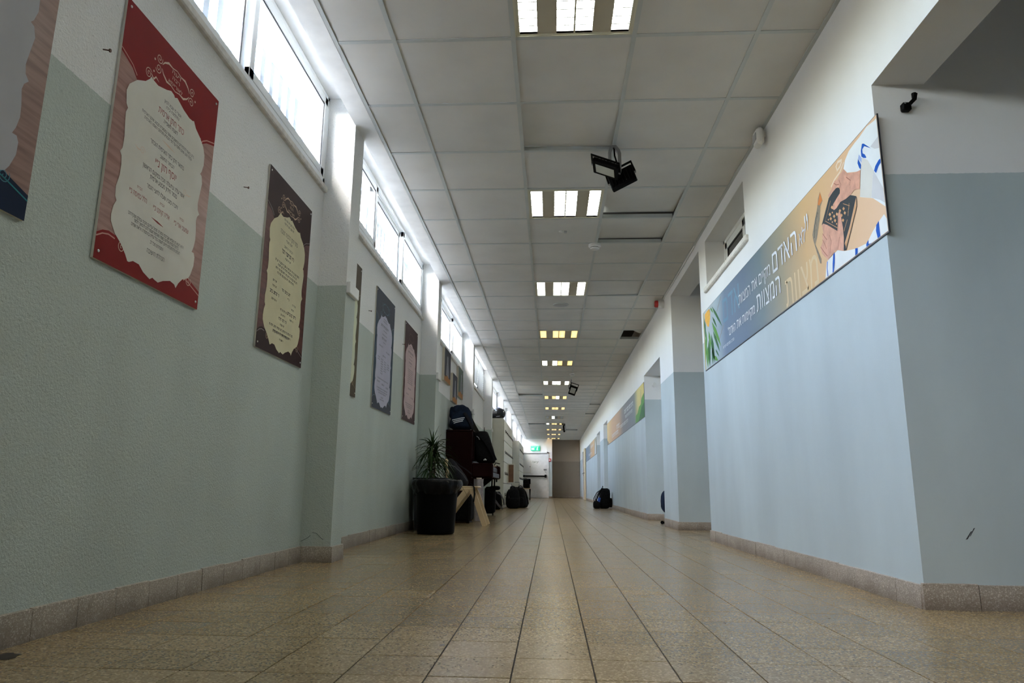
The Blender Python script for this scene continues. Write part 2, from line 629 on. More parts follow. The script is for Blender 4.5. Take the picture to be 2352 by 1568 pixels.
M['green_d'] = mk('dark_green_print', (.02, .10, .05), .5)
M['canvas_side'] = mk('canvas_edge', (.55, .49, .38), .7)
M['rust'] = mk('rusty_nail', (.10, .05, .035), .7)
M['scuff'] = mk('black_scuff', (.04, .04, .045), .8)
M['stain'] = mk('dark_floor_stain', (.03, .022, .016), .6, var=.4, vscale=30)


def emitter(name, col, s):
    mt = bpy.data.materials.new(name)
    mt.use_nodes = True
    t = mt.node_tree
    t.nodes.clear()
    e = N(t, 'ShaderNodeEmission')
    e.inputs[0].default_value = (*col, 1)
    e.inputs[1].default_value = s
    o = N(t, 'ShaderNodeOutputMaterial')
    t.links.new(e.outputs[0], o.inputs[0])
    return mt


M['cool'] = emitter('cool_tube_light', (.97, 1.0, .90), LAMP)
M['warm'] = emitter('warm_tube_light', (1.0, .62, .22), 1.9)
M['flood_face'] = mk('floodlight_lens', (.40, .41, .38), .25)


def glass(name, tint, refl=.06):
    mt = bpy.data.materials.new(name)
    mt.use_nodes = True
    t = mt.node_tree
    t.nodes.clear()
    tr = N(t, 'ShaderNodeBsdfTransparent'); tr.inputs[0].default_value = (*tint, 1)
    gl = N(t, 'ShaderNodeBsdfGlossy'); gl.inputs['Roughness'].default_value = .02
    lw = N(t, 'ShaderNodeLayerWeight'); lw.inputs[0].default_value = .5
    pw = N(t, 'ShaderNodeMath', operation='POWER'); pw.inputs[1].default_value = 5
    t.links.new(lw.outputs['Facing'], pw.inputs[0])
    fr = N(t, 'ShaderNodeMath', operation='MULTIPLY_ADD'); fr.inputs[1].default_value = .8; fr.inputs[2].default_value = .03
    t.links.new(pw.outputs[0], fr.inputs[0])
    mx = N(t, 'ShaderNodeMixShader')
    o = N(t, 'ShaderNodeOutputMaterial')
    t.links.new(fr.outputs[0], mx.inputs[0])
    t.links.new(tr.outputs[0], mx.inputs[1]); t.links.new(gl.outputs[0], mx.inputs[2])
    t.links.new(mx.outputs[0], o.inputs[0])
    return mt


M['glass'] = glass('window_glass', (.92, .95, .96))
M['glass_dark'] = mk('dark_window_glass', (.035, .037, .04), .08, .6)

# ---------------------------------------------------------------- main dimensions
XL, XR = -1.445, 1.39
ZC = 2.7308
ZT = 3.0
Y_BACK, Y_END, Y_END2 = -10.2, 33.5, 34.7
PIL = [-6.67, -3.07, .53, 4.12, 7.60, 11.25, 14.95, 18.60, 22.25, 25.90, 29.50]
PW = .21
PX = -1.265

# ---------------------------------------------------------------- floor
fl = MB().box(-1.60, 3.7, Y_BACK - .1, 35.0, -.12, -.003).build('floor', M['grout'])
struct(fl, 'brown terrazzo tile floor running down the corridor')
ch = .0004


def tile_mb(x0, x1, y0, y1):
    g = .0019
    x0 += g; x1 -= g; y0 += g; y1 -= g
    c = ch
    return ([(x0, y0, -.003), (x1, y0, -.003), (x1, y1, -.003), (x0, y1, -.003),
             (x0, y0, -c), (x1, y0, -c), (x1, y1, -c), (x0, y1, -c),
             (x0 + c, y0 + c, 0), (x1 - c, y0 + c, 0), (x1 - c, y1 - c, 0), (x0 + c, y1 - c, 0)],
            [(0, 1, 5, 4), (1, 2, 6, 5), (2, 3, 7, 6), (3, 0, 4, 7),
             (4, 5, 9, 8), (5, 6, 10, 9), (6, 7, 11, 10), (7, 4, 8, 11), (8, 9, 10, 11)])


full_tile = MB().add(*tile_mb(0, TILE, 0, TILE)).mesh('floor_tile', M['floor'])
x_last = TX0 + 7 * TILE
edge_tile = MB().add(*tile_mb(0, XR - x_last, 0, TILE)).mesh('floor_tile', M['floor'])
rest = MB()
rnd = random.Random(4)
for j in range(-61, 172):
    y = TY0 + j * TILE
    ym = y + TILE / 2
    last = 20 if ym < 2.83 or 6.38 < ym < 7.95 else (9 if 8.9 < ym < 10.45 or 17.45 < ym < 18.75 or 20.1 < ym < 21.5 else 7)
    for i in range(-7, last + 1):
        x = TX0 + i * TILE
        own = (-1 <= j <= 17 and i <= 7) or (2 <= j <= 5 and i in (8, 9))
        cut = i == 7 and last == 7
        if own:
            o = bpy.data.objects.new('floor_tile', edge_tile if cut else full_tile)
            COL.objects.link(o)
            o.parent = fl
            o.location = (x, y, rnd.uniform(-.0004, .0003))
        else:
            z = rnd.uniform(-.0004, .0003)
            a, b_ = tile_mb(x, XR if cut else x + TILE, y, y + TILE)
            rest.add([(p[0], p[1], p[2] + z) for p in a], b_)
tag(rest.build('floor_tile_field', M['floor'], fl), kind='stuff')
# dark spill by the left skirting and a few specks trodden in
random.seed(5)


def splat(cx, cy, r, n=18, k=.45, sx=1., sy=1.):
    return [(cx + sx * r * (1 - k * random.random()) * math.cos(2 * PI * i / n), cy + sy * r * (1 - k * random.random()) * math.sin(2 * PI * i / n), .0006) for i in range(n)]


MB().poly(splat(-1.37, 1.80, .055)).build('stain', M['stain'], fl)
for sx_, sy_, sr in ((.569, 2.475, .006), (-.30, 2.05, .009), (.62, 3.2, .006), (-.55, 2.9, .008), (.95, 2.6, .006), (.30, 4.4, .012)):
    MB().poly(splat(sx_, sy_, sr, 9)).build('speck', M['stain'], fl)

# ---------------------------------------------------------------- left wall with pillars and clerestory windows
b = MB().box(-1.60, XL, Y_BACK, Y_END, -.003, 2.30)
b.box(-1.60, XL, Y_BACK, PIL[0] + PW, 2.30, 2.92)
for y in PIL[1:]:
    b.box(-1.60, XL, y, y + PW, 2.30, 2.92)
b.box(-1.60, XL, Y_END - .05, Y_END, 2.30, 2.92)
b.box(-1.60, XL, Y_BACK, Y_END, 2.92, ZT)
wall_left = struct(b.build('wall_left', M['wall_l']), 'left corridor wall, rough plaster with grey-green dado')
WHERE = ['far behind the camera', 'behind the camera', 'beside the camera, left of the cream poster', 'first ahead, between the brown and olive posters', 'second ahead, just past the plum poster',
         'third ahead, past the canvas pictures', 'fourth ahead, at the near end of the lockers', 'between the two locker banks', 'at the near end of the second lockers', 'just past the second lockers', 'last one, carrying the service cabinet']
for y, wh in zip(PIL, WHERE):
    pl = MB().box(XL + .0005, PX, y, y + PW, .0, 2.9195).build('wall_pillar', M['wall_l'], org=(PX, y, 0))
    struct(pl, 'square plaster pillar with grey dado, ' + wh)
    # small cover block at the paint line on the corridor face of each pillar
    MB().bbox(PX - .001, PX + .026, y + .005, y + PW - .005, 1.60, 1.672, .004).build('cover_block', M['plastic_w'], pl)
    if y == 4.12:   # crack lines at the foot of the first pillar
        for pts in ([(-1.44, 4.1190, .115), (-1.40, 4.1190, .135), (-1.385, 4.1190, .150)], [(-1.375, 4.1190, .165), (-1.35, 4.1190, .160), (-1.33, 4.1190, .140), (-1.31, 4.1190, .125)]):
            MB().strap(pts, .0022, .0012, (0, 1, 0)).build('crack', M['scuff'], pl)


def window(n, y0, y1, sashes, label, blind=False):
    root = thing('window_%d' % n, (-1.47, (y0 + y1) / 2, 2.30), label, None, None, 'structure')
    z0, z1 = 2.30, 2.92
    xo, xi = -1.53, XL - .002
    f = MB()
    f.bbox(xo, xi, y0, y1, z0, z0 + .055, .003); f.bbox(xo, xi, y0, y1, z1 - .03, z1, .003)
    f.bbox(xo, xi, y0, y0 + .035, z0, z1, .003); f.bbox(xo, xi, y1 - .035, y1, z0, z1, .003)
    # the upper and lower running tracks
    f.box(-1.482, -1.478, y0, y1, z0 + .05, z0 + .068); f.box(-1.482, -1.478, y0, y1, z1 - .045, z1 - .03)
    f.build('frame', M['alu'], root)
    MB().bbox(-1.46, -1.422, y0, y1, 2.258, 2.298, .006).build('sill', M['stone'], root)
    a, c = y0 + .035, y1 - .035
    w = (c - a) / sashes
    for k in range(sashes):
        s0, s1 = a + k * w - (.018 if k else 0), a + (k + 1) * w + (.018 if k < sashes - 1 else 0)
        x0 = -1.474 if k % 2 == 0 else -1.512
        x1 = x0 + .028
        fr = MB()
        t_ = .05
        fr.bbox(x0, x1, s0, s1, z0 + .055, z0 + .055 + t_, .003); fr.bbox(x0, x1, s0, s1, z1 - .03 - t_, z1 - .03, .003)
        fr.bbox(x0, x1, s0, s0 + t_, z0 + .055, z1 - .03, .003); fr.bbox(x0, x1, s1 - t_, s1, z0 + .055, z1 - .03, .003)
        sash = fr.build('sash', M['alu'], root)
        MB().box(x0 + .012, x0 + .016, s0 + t_ - .004, s1 - t_ + .004, z0 + .055 + t_ - .004, z1 - .03 - t_ + .004).build('pane', M['glass'], sash)
        g = MB()
        p0, p1, q0, q1 = s0 + t_, s1 - t_, z0 + .055 + t_, z1 - .03 - t_
        e = .006
        for xx in (x1 - .010,):
            g.box(xx, xx + .004, p0, p0 + e, q0, q1); g.box(xx, xx + .004, p1 - e, p1, q0, q1)
            g.box(xx, xx + .004, p0, p1, q0, q0 + e); g.box(xx, xx + .004, p0, p1, q1 - e, q1)
        g.build('gasket', M['alu_dark'], sash)
    if blind:
        for k in range(11):
            z = z0 + .09 + k * .046
            MB().add([(-1.456, y0 + .04, z), (-1.446, y0 + .04, z + .036), (-1.446, y1 - .04, z + .036), (-1.456, y1 - .04, z),
                      (-1.458, y0 + .04, z), (-1.448, y0 + .04, z + .036), (-1.448, y1 - .04, z + .036), (-1.458, y1 - .04, z)],
                     [(0, 1, 2, 3), (7, 6, 5, 4), (0, 4, 5, 1), (3, 2, 6, 7), (1, 5, 6, 2), (0, 3, 7, 4)]).build('slat', M['alu'], root)
    else:
        # security grille on the outside face of the wall
        g = MB().box(-1.598, -1.568, y0, y1, 2.315, 2.345).box(-1.598, -1.568, y0, y1, 2.765, 2.835)
        g.build('grille_rail', M['bar'], root)
        nb = int((y1 - y0) / .125)
        for k in range(1, nb):
            yy = y0 + (y1 - y0) * k / nb
            MB().box(-1.596, -1.570, yy - .025, yy + .025, 2.345, 2.765).build('grille_bar', M['bar'], root)
    return root


for n in range(len(PIL)):
    y0 = PIL[n] + PW
    y1 = PIL[n + 1] if n + 1 < len(PIL) else Y_END - .05
    place = ['far behind the camera', 'behind the camera', 'above the red and brown posters, nearest the camera', 'above the navy poster, second bay', 'above the three canvas portraits, third bay',
             'covered by a white slatted blind, fourth bay', 'behind the motorcycle helmet, fifth bay', 'in the sixth bay, past the first lockers',
             'above the second lockers, seventh bay', 'in the eighth bay along the left wall', 'in the last bay by the exit door'][n]
    window(n + 1, y0, y1, 3, 'white aluminium clerestory window ' + place, blind=(n == 5))

# light portals in the window openings: they emit nothing, they only tell the renderer where the sky comes in
for n in range(len(PIL)):
    y0 = PIL[n] + PW
    y1 = PIL[n + 1] if n + 1 < len(PIL) else Y_END - .05
    ld = bpy.data.lights.new('window_portal', 'AREA')
    ld.shape = 'RECTANGLE'
    ld.size, ld.size_y = .62, y1 - y0
    ld.cycles.is_portal = True
    lo_ = bpy.data.objects.new('window_portal', ld)
    COL.objects.link(lo_)
    lo_.location = (-1.603, (y0 + y1) / 2, 2.61)
    lo_.rotation_euler = (0, -PI / 2, 0)

# ---------------------------------------------------------------- right wall with openings
b = MB()
XB = 1.69
b.box(XR, 1.61, Y_BACK, 2.83, 2.15, ZT)
b.box(XR, XB, 2.83, 6.38, -.003, 2.19); b.box(XR, XB, 2.83, 4.82, 2.19, 2.62); b.box(XR, XB, 6.10, 6.38, 2.19, 2.62); b.box(XR, XB, 2.83, 6.38, 2.62, ZT)
b.box(XB, 3.6, 2.83, 3.05, -.003, ZT); b.box(XB, 3.6, 6.16, 6.38, -.003, ZT)
b.box(XR, 1.61, 6.38, 7.95, 2.63, ZT)
b.box(XR, XB, 7.95, 8.90, -.003, ZT); b.box(XB, 3.6, 7.95, 8.15, -.003, ZT)
b.box(XR, XB, 8.90, 10.45, 2.09, ZT)
b.box(XR, XB, 10.45, 17.45, -.003, ZT)
b.box(XR, XB, 17.45, 18.75, 2.10, ZT); b.box(XR, XB, 18.75, 20.10, -.003, ZT)
b.box(XR, XB, 20.10, 21.50, 2.05, ZT); b.box(XR, XB, 21.50, 29.9, -.003, ZT)
b.box(XR, XB, 29.9, 31.3, 2.06, ZT); b.box(XR, XB, 31.3, 35.0, -.003, ZT)
wall_right = struct(b.build('wall_right', M['wall_r']), 'right corridor wall with white top and blue-grey dado')
MB().add([(1.575, 2.8292, .262), (1.580, 2.8292, .266), (1.600, 2.8292, .296), (1.594, 2.8292, .294)], [(0, 1, 2, 3)]).add([(1.560, 2.8292, .252), (1.568, 2.8292, .254), (1.588, 2.8292, .284), (1.582, 2.8292, .282)], [(0, 1, 2, 3)]).build('scuff_mark', M['scuff'], wall_right)
b = MB().box(3.6, 3.7, Y_BACK - .1, 35.0, -.003, ZT)
struct(b.build('wall_outer', M['wall_r']), 'plain wall at the back of the side rooms on the right')
b = MB().box(-1.72, 3.7, Y_BACK - .1, Y_BACK, -.003, ZT)
struct(b.build('wall_back', M['wall_r']), 'plain corridor wall behind the camera')
b = MB().box(-1.72, .055, Y_END, Y_END + .15, -.003, ZT)
struct(b.build('wall_end', M['wall_r']), 'white end wall of the corridor holding the exit door')
M['wall_b'] = paint('shade_tinted_plaster', (.50, .43, .35), (.36, .31, .25), 1.735, 130, .18, .002)  # shade and warm lamplight of the end recess are put into these paint colours
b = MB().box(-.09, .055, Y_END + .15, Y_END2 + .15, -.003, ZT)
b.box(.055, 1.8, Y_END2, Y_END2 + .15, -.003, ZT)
struct(b.build('wall_end_recess', M['wall_b']), 'recessed wall right of the exit door, warm shade put into its colour')

# window niche high in the right wall
wn = thing('window_12', (1.60, 5.46, 2.19), 'small high window in a deep niche above the long banner', None, None, 'structure')
f = MB()
f.bbox(1.555, 1.61, 4.82, 6.10, 2.20, 2.235, .003); f.bbox(1.555, 1.61, 4.82, 6.10, 2.585, 2.62, .003)
f.bbox(1.555, 1.61, 4.82, 4.855, 2.20, 2.62, .003); f.bbox(1.555, 1.61, 6.065, 6.10, 2.20, 2.62, .003)
f.build('frame', M['alu'], wn)
for s0, s1, x0 in ((4.855, 5.47, 1.585), (5.44, 6.065, 1.56)):
    f = MB(); t_ = .06
    f.bbox(x0, x0 + .025, s0, s1, 2.235, 2.235 + t_, .003); f.bbox(x0, x0 + .025, s0, s1, 2.585 - t_, 2.585, .003)
    f.bbox(x0, x0 + .025, s0, s0 + t_, 2.235, 2.585, .003); f.bbox(x0, x0 + .025, s1 - t_, s1, 2.235, 2.585, .003)
    s_ = f.build('sash', M['alu'], wn)
    MB().box(x0 + .010, x0 + .015, s0 + t_ - .004, s1 - t_ + .004, 2.235 + t_ - .004, 2.585 - t_ + .004).build('pane', M['glass_dark'], s_)
    g = MB(); e = .008
    p0, p1, q0, q1 = s0 + t_, s1 - t_, 2.235 + t_, 2.585 - t_
    g.box(x0 + .003, x0 + .009, p0, p0 + e, q0, q1).box(x0 + .003, x0 + .009, p1 - e, p1, q0, q1).box(x0 + .003, x0 + .009, p0, p1, q0, q0 + e).box(x0 + .003, x0 + .009, p0, p1, q1 - e, q1)
    g.build('gasket', M['alu_dark'], s_)
MB().bbox(1.365, 1.60, 4.76, 6.13, 2.145, 2.195, .008).build('sill', M['stone'], wn)


def recess_door(n, y0, y1, z1, mat, label, x=1.685):
    d = thing('door_%d' % n, (x, (y0 + y1) / 2, 0), label, None, None, 'structure')
    fr = MB().box(x - .03, x + .05, y0, y0 + .06, 0, z1).box(x - .03, x + .05, y1 - .06, y1, 0, z1).box(x - .03, x + .05, y0 + .06, y1 - .06, z1 - .06, z1)
    fr.build('door_frame', M['alu'], d)
    MB().bbox(x, x + .045, y0 + .06, y1 - .06, .008, z1 - .06, .003).build('door_leaf', mat, d)
    h = MB().box(x - .008, x, y1 - .16, y1 - .11, .98, 1.16).tube([(x - .004, y1 - .135, 1.08), (x - .05, y1 - .135, 1.08), (x - .055, y1 - .25, 1.08)], .009, 8)
    h.build('handle', M['alu_dark'], d, smooth=40)
    return d


recess_door(1, 8.90, 10.45, 2.09, M['door_w'], 'pale door set in the first recess past the grey pier')
recess_door(2, 17.45, 18.75, 2.10, M['door_w'], 'pale door in the recess behind the right-hand backpack')
recess_door(3, 20.10, 21.50, 2.05, M['door_w'], 'pale door in the recess before the farthest banner')
recess_door(4, 29.90, 31.30, 2.06, M['wood_brown'], 'brown wooden door near the far end of the right wall', 1.415)
d = thing('door_5', (1.38, 28.9, 0), 'cream door leaf opened flat against the right wall, past the farthest banner', None, None, 'structure')
MB().bbox(1.335, 1.375, 28.3, 29.25, .01, 2.02, .003).build('door_leaf', M['door_c'], d)
MB().tube([(1.335, 28.42, 1.05), (1.29, 28.42, 1.05), (1.285, 28.54, 1.05)], .01, 8).build('handle', M['alu_dark'], d, smooth=40)
hb = MB()
for z in (.25, 1.0, 1.75):
    hb.tube([(1.34, 29.262, z - .05), (1.34, 29.262, z + .05)], .012, 8)
hb.build('hinge', M['grey_metal'], d, smooth=40)

# exit door at the end
d = thing('door_6', (-.75, Y_END, 0), 'pale exit door with black push bar at the corridor end', None, None, 'structure')
f = MB().box(-1.38, -1.32, Y_END - .05, Y_END, 0, 2.12).box(-.18, -.10, Y_END - .05, Y_END, 0, 2.12).box(-1.38, -.10, Y_END - .05, Y_END, 2.06, 2.12)
f.build('door_frame', M['door_w'], d)
MB().box(-1.32, -.18, Y_END - .06, Y_END - .05, 2.03, 2.07).build('door_closer_rail', M['grey_metal'], d)
MB().bbox(-1.32, -.18, Y_END - .04, Y_END, .015, 2.06, .003).build('door_leaf', M['door_w'], d)
MB().tube([(-1.30, Y_END - .11, 1.0), (-.24, Y_END - .11, 1.0)], .035, 10).box(-.30, -.20, Y_END - .13, Y_END - .04, .93, 1.07).box(-1.31, -1.24, Y_END - .13, Y_END - .04, .95, 1.05).build('push_bar', M['black'], d, smooth=40)
MB().box(-.34, -.20, Y_END - .10, Y_END - .04, 1.27, 1.33).strap([(-.30, Y_END - .08, 1.27), (-.22, Y_END - .08, 1.13)], .012, .006, (0, 1, 0)).build('latch', M['grey_metal'], d)


# ---------------------------------------------------------------- skirting tiles
def skirting(root, p0, p1, out, near=True, h=.088, t=.014, ln=.196):
    """row of terrazzo pieces from p0 to p1 (plan), standing proud of the wall towards `out`"""
    p0, p1, out = Vector((*p0, 0)), Vector((*p1, 0)), Vector((*out, 0))
    L_ = (p1 - p0).length
    n = max(1, round(L_ / ln))
    d = (p1 - p0) / n
    acc = MB() if not near else None
    for k in range(n):
        a = p0 + d * k + d.normalized() * .0018
        c = p0 + d * (k + 1) - d.normalized() * .0018
        tt = t * random.uniform(.85, 1.1)
        hh = h * random.uniform(.97, 1.03)
        m_ = acc if acc is not None else MB()
        q = [a - out * .002, c - out * .002, c + out * tt, a + out * tt]
        top = [x + Vector((0, 0, hh)) for x in q]
        top[2] -= out * .003 + Vector((0, 0, .002)); top[3] -= out * .003 + Vector((0, 0, .002))
        m_.add(q + top, [(3, 2, 1, 0), (4, 5, 6, 7), (0, 1, 5, 4), (1, 2, 6, 5), (2, 3, 7, 6), (3, 0, 4, 7)])
        if acc is None:
            m_.build('skirting_tile', M['base'], root)
    if acc is not None:
        tag(acc.build('skirting_tile_run', M['base'], root), kind='stuff')


random.seed(8)
bl = struct(MB().box(XL - .002, XL + .004, Y_BACK, Y_END, 0, .08).build('baseboard_left', M['grout']), 'speckled terrazzo skirting along the left wall')
br = struct(MB().box(XR - .004, XR + .002, 2.84, 6.37, 0, .08).build('baseboard_right', M['grout']), 'speckled terrazzo skirting along the right wall')
prev = Y_BACK
for k, y in enumerate(PIL):
    near = y < 12
    skirting(bl, (XL, max(prev, 1.2) if prev < 1.2 else prev), (XL, y), (1, 0), near) if y > 1.2 else None
    if y > 1.2:
        skirting(bl, (XL + .012, y), (PX, y), (0, -1), near)
        skirting(bl, (PX, y - .012), (PX, y + PW + .012), (1, 0), near)
        skirting(bl, (PX, y + PW), (XL + .012, y + PW), (0, 1), False)
    prev = y + PW
skirting(bl, (XL, prev), (XL, Y_END), (1, 0), False)
for y0, y1, near in ((2.83, 6.38, True), (7.95, 8.90, True), (10.45, 14.0, True), (14.0, 17.45, False), (18.75, 20.10, False), (21.50, 29.9, False), (31.3, 34.7, False)):
    skirting(br, (XR, y0), (XR, y1), (-1, 0), near)
skirting(br, (XR - .012, 2.83), (2.8, 2.83), (0, -1), True, h=.092)
skirting(br, (XR - .012, 7.95), (2.6, 7.95), (0, -1), True)
skirting(br, (XR - .012, 10.45), (1.62, 10.45), (0, -1), True)
skirting(br, (XR - .012, 18.75), (1.6, 18.75), (0, -1), False)
skirting(br, (XR - .012, 21.5), (1.6, 21.5), (0, -1), False)
be = struct(MB().box(.06, 1.385, Y_END2 - .004, Y_END2, 0, .08).build('baseboard_end', M['grout']), 'terrazzo skirting along the far end wall')
skirting(be, (.06, Y_END2), (XR, Y_END2), (0, -1), False)
skirting(be, (-.10, Y_END), (.07, Y_END), (0, -1), False)

# ---------------------------------------------------------------- suspended ceiling
ceil = struct(MB().box(-1.60, 3.7, Y_BACK - .1, 35.0, ZT, ZT + .15).build('ceiling', M['slab']), 'suspended ceiling of pale square boards in a steel grid')
MB().box(-1.27, -1.145, Y_BACK, Y_END, ZC, ZT).build('bulkhead', M['white'], ceil)
MB().box(XL, -1.27, Y_BACK, Y_END, 2.92, ZT).build('window_head', M['white'], ceil)
CX = [-1.145, -.8239, -.1939, .4361, 1.0661, XR]
ROW0, ROW = 3.2698, .63
R_MIN, R_MAX = -9, 49
R_BACK = -21
ry = lambda r: ROW0 + ROW * r
tw = .012
for x in CX[1:5]:
    MB().box(x - tw, x + tw, Y_BACK, 34.2, ZC, ZC + .004).box(x - .0015, x + .0015, Y_BACK, 34.2, ZC + .004, ZC + .038).build('main_tee', M['tee'], ceil)
MB().box(-1.147, -1.147 + .022, Y_BACK, Y_END, ZC - .001, ZC + .003).box(-1.147, -1.145, Y_BACK, Y_END, ZC - .001, ZC + .03).build('wall_angle', M['tee'], ceil)
MB().box(XR - .022, XR, Y_BACK, Y_END2, ZC - .001, ZC + .003).build('wall_angle', M['tee'], ceil)
seg_me = MB()
for a, c in zip(CX, CX[1:]):
    seg_me.box(a + tw, c - tw, -tw, tw, ZC + .0004, ZC + .0044).box(a + tw, c - tw, -.0015, .0015, ZC + .0044, ZC + .038)
cross_me = seg_me.mesh('cross_tee', M['tee'])
for r in range(R_MIN, R_MAX + 1):
    o = bpy.data.objects.new('cross_tee', cross_me)
    COL.objects.link(o); o.parent = ceil; o.location = (0, ry(r), 0)
LIGHT_ROWS = [4 * k - 1 for k in range(-2, 13)]
MISSING = {(11, 4)}
TILT = {(1, 2): (.035, 'L'), (3, 3): (.05, 'F'), (4, 3): (.045, 'F'), (22, 1): (.05, 'F'), (35, 1): (.07, 'F'), (7, 3): (.02, 'R'), (25, 4): (.03, 'F'), (29, 4): (.03, 'F'), (39, 3): (.05, 'F')}
tile_me = {}
for k in range(5):
    hx = (CX[k + 1] - CX[k]) / 2 - .004
    tile_me[k] = MB().box(-hx, hx, -ROW / 2 + .004, ROW / 2 - .004, 0, .014).mesh('ceiling_tile', M['tile_c'])
for r in range(R_MIN, R_MAX):
    for k in range(5):
        if (r in LIGHT_ROWS and k == 2) or (r, k) in MISSING:
            continue
        o = bpy.data.objects.new('ceiling_tile', tile_me[k])
        COL.objects.link(o); o.parent = ceil
        dz, rx, ryy = 0, 0, 0
        if (r, k) in TILT:
            q, how = TILT[(r, k)]
            if how == 'F': rx = q / ROW; dz = q / 2
            if how == 'L': rx = q / ROW * .6; ryy = q / ROW * .5; dz = q * .55
            if how == 'R': ryy = -q / ROW; dz = q / 2
        o.location = ((CX[k] + CX[k + 1]) / 2, ry(r) + ROW / 2, ZC + .0046 + dz)
        o.rotation_euler = (rx, ryy, 0)
hid = MB()
for r in range(R_BACK, R_MIN):
    for k in range(5):
        if r in LIGHT_ROWS and k == 2:
            continue
        hid.box(CX[k] + .004, CX[k + 1] - .004, ry(r) + .004, ry(r + 1) - .004, ZC + .0046, ZC + .0186)
tag(hid.build('ceiling_tile_field', M['tile_c'], ceil), kind='stuff')
# the broken board left in the open bay
fragment = MB().prism([(1.22, ry(11.05), ZC + .006), (1.37, ry(11.02), ZC + .006), (1.37, ry(11.55), ZC + .03), (1.33, ry(11.5), ZC + .03)], (0, 0, .014))
fragment.build('ceiling_tile', M['tile_c'], ceil)

# ---------------------------------------------------------------- recessed ceiling lights
LX0, LX1 = -.1939 + tw, .4361 - tw
LW = LX1 - LX0
STR = [(.04, .19), (.354, .498), (.512, .656), (.815, .965)]
SCHEME = {-4: 'cccc', -3: 'cccc', -2: 'cccc', -1: 'cccc', 0: 'cccc', 1: 'cccc', 2: 'cccc', 3: 'wwww', 4: 'ccww', 5: 'cccc', 6: 'wwcw', 7: 'wwww', 8: 'xcxx', 9: 'cwww', 10: 'wwww', 11: 'wwww', 12: 'wwww'}
hl = ROW / 2 - tw
frame_me = MB()
zf = .0
ya, yb = -hl, hl
yi0, yi1 = -hl + .045, hl - .02
frame_me.box(0, LW, ya, yi0, zf, zf + .012).box(0, LW, yi1, yb, zf, zf + .012)
edges = [0, STR[0][0]], [STR[1][1], STR[2][0]], [STR[3][1], 1]
for a, c in edges:
    frame_me.box(a * LW, c * LW, yi0, yi1, zf, zf + .012)
frame_me.box(0, .006, ya, yb, zf - .004, zf).box(LW - .006, LW, ya, yb, zf - .004, zf).box(0, LW, ya, ya + .006, zf - .004, zf).box(0, LW, yb - .006, yb, zf - .004, zf)
frame_m = frame_me.mesh('frame', M['cream_metal'])
panel_ms = [MB().box(a * LW, c * LW, yi0, yi1, zf + .001, zf + .012).mesh('infill_panel', M['beige_metal']) for a, c in ((STR[0][1], STR[1][0]), (STR[2][1], STR[3][0]))]
tray_ms, louv_ms, tube_ms = [], [], {}
for a, c in STR:
    x0, x1 = a * LW, c * LW
    tr = MB().add([(x0, yi0, zf), (x0, yi0, .026), (x0, yi1, .026), (x0, yi1, zf)], [(0, 1, 2, 3)]).add([(x1, yi0, zf), (x1, yi0, .026), (x1, yi1, .026), (x1, yi1, zf)], [(3, 2, 1, 0)])
    tr.add([(x0, yi0, zf), (x1, yi0, zf), (x1, yi0, .026), (x0, yi0, .026)], [(0, 1, 2, 3)]).add([(x0, yi1, zf), (x1, yi1, zf), (x1, yi1, .026), (x0, yi1, .026)], [(3, 2, 1, 0)])
    tray_ms.append(tr.mesh('reflector', M['alu']))
    nl = 9
    for k in range(1, nl):
        yy = yi0 + (yi1 - yi0) * k / nl
        lv = MB().add([(x0, yy - .003, .002), (x1, yy - .003, .002), (x1, yy + .003, .002), (x0, yy + .003, .002), (x0, yy, .018), ((x0 + x1) / 2, yy, .010), (x1, yy, .018)],
               [(0, 1, 2, 3), (0, 4, 5, 6, 1), (2, 6, 5, 4, 3)])
        louv_ms.append(lv.mesh('louver', M['alu']))
    for mn in ('cool', 'warm'):
        tube_ms[(a, mn)] = MB().add([(x0, yi0, .026), (x1, yi0, .026), (x1, yi1, .026), (x0, yi1, .026)], [(3, 2, 1, 0)]).mesh('lamp', M[mn])
    tube_ms[(a, 'off')] = MB().add([(x0, yi0, .026), (x1, yi0, .026), (x1, yi1, .026), (x0, yi1, .026)], [(3, 2, 1, 0)]).mesh('lamp', M['plastic_g'])
NTH = ['behind the camera, second back', 'just behind the camera', 'at the top edge of the picture', 'beside the double floodlight', 'just before the round speaker', 'with all four strips warm, fourth in the row',
       'half cool and half warm, by the second smoke detector', 'all cool, beside the second floodlight', 'warm with a single cool strip', 'all warm, eighth in the row',
       'hanging askew and nearly dark', 'beside the third floodlight', 'third from the far end', 'second from the far end', 'last before the end wall']
for n, k in enumerate(range(-2, 13)):
    r = 4 * k - 1
    root = thing('ceiling_light', (LX0, ry(r) + ROW / 2, ZC + .0046), 'square fluorescent ceiling light ' + NTH[n], 'ceiling light', 'recessed lights down the middle of the ceiling')
    parts = [('frame', frame_m)] + [('infill_panel', p) for p in panel_ms] + [('reflector', p) for p in tray_ms] + [('louver', p) for p in louv_ms]
    for (a, c), s in zip(STR, SCHEME[k]):
        parts.append(('lamp', tube_ms[(a, {'c': 'cool', 'w': 'warm', 'x': 'off'}[s])]))
    for nm, me in parts:
        o = bpy.data.objects.new(nm, me)
        COL.objects.link(o); o.parent = root
    if k == 8:
        root.rotation_euler = (-.05, 0, 0)
        root.location.z -= .016

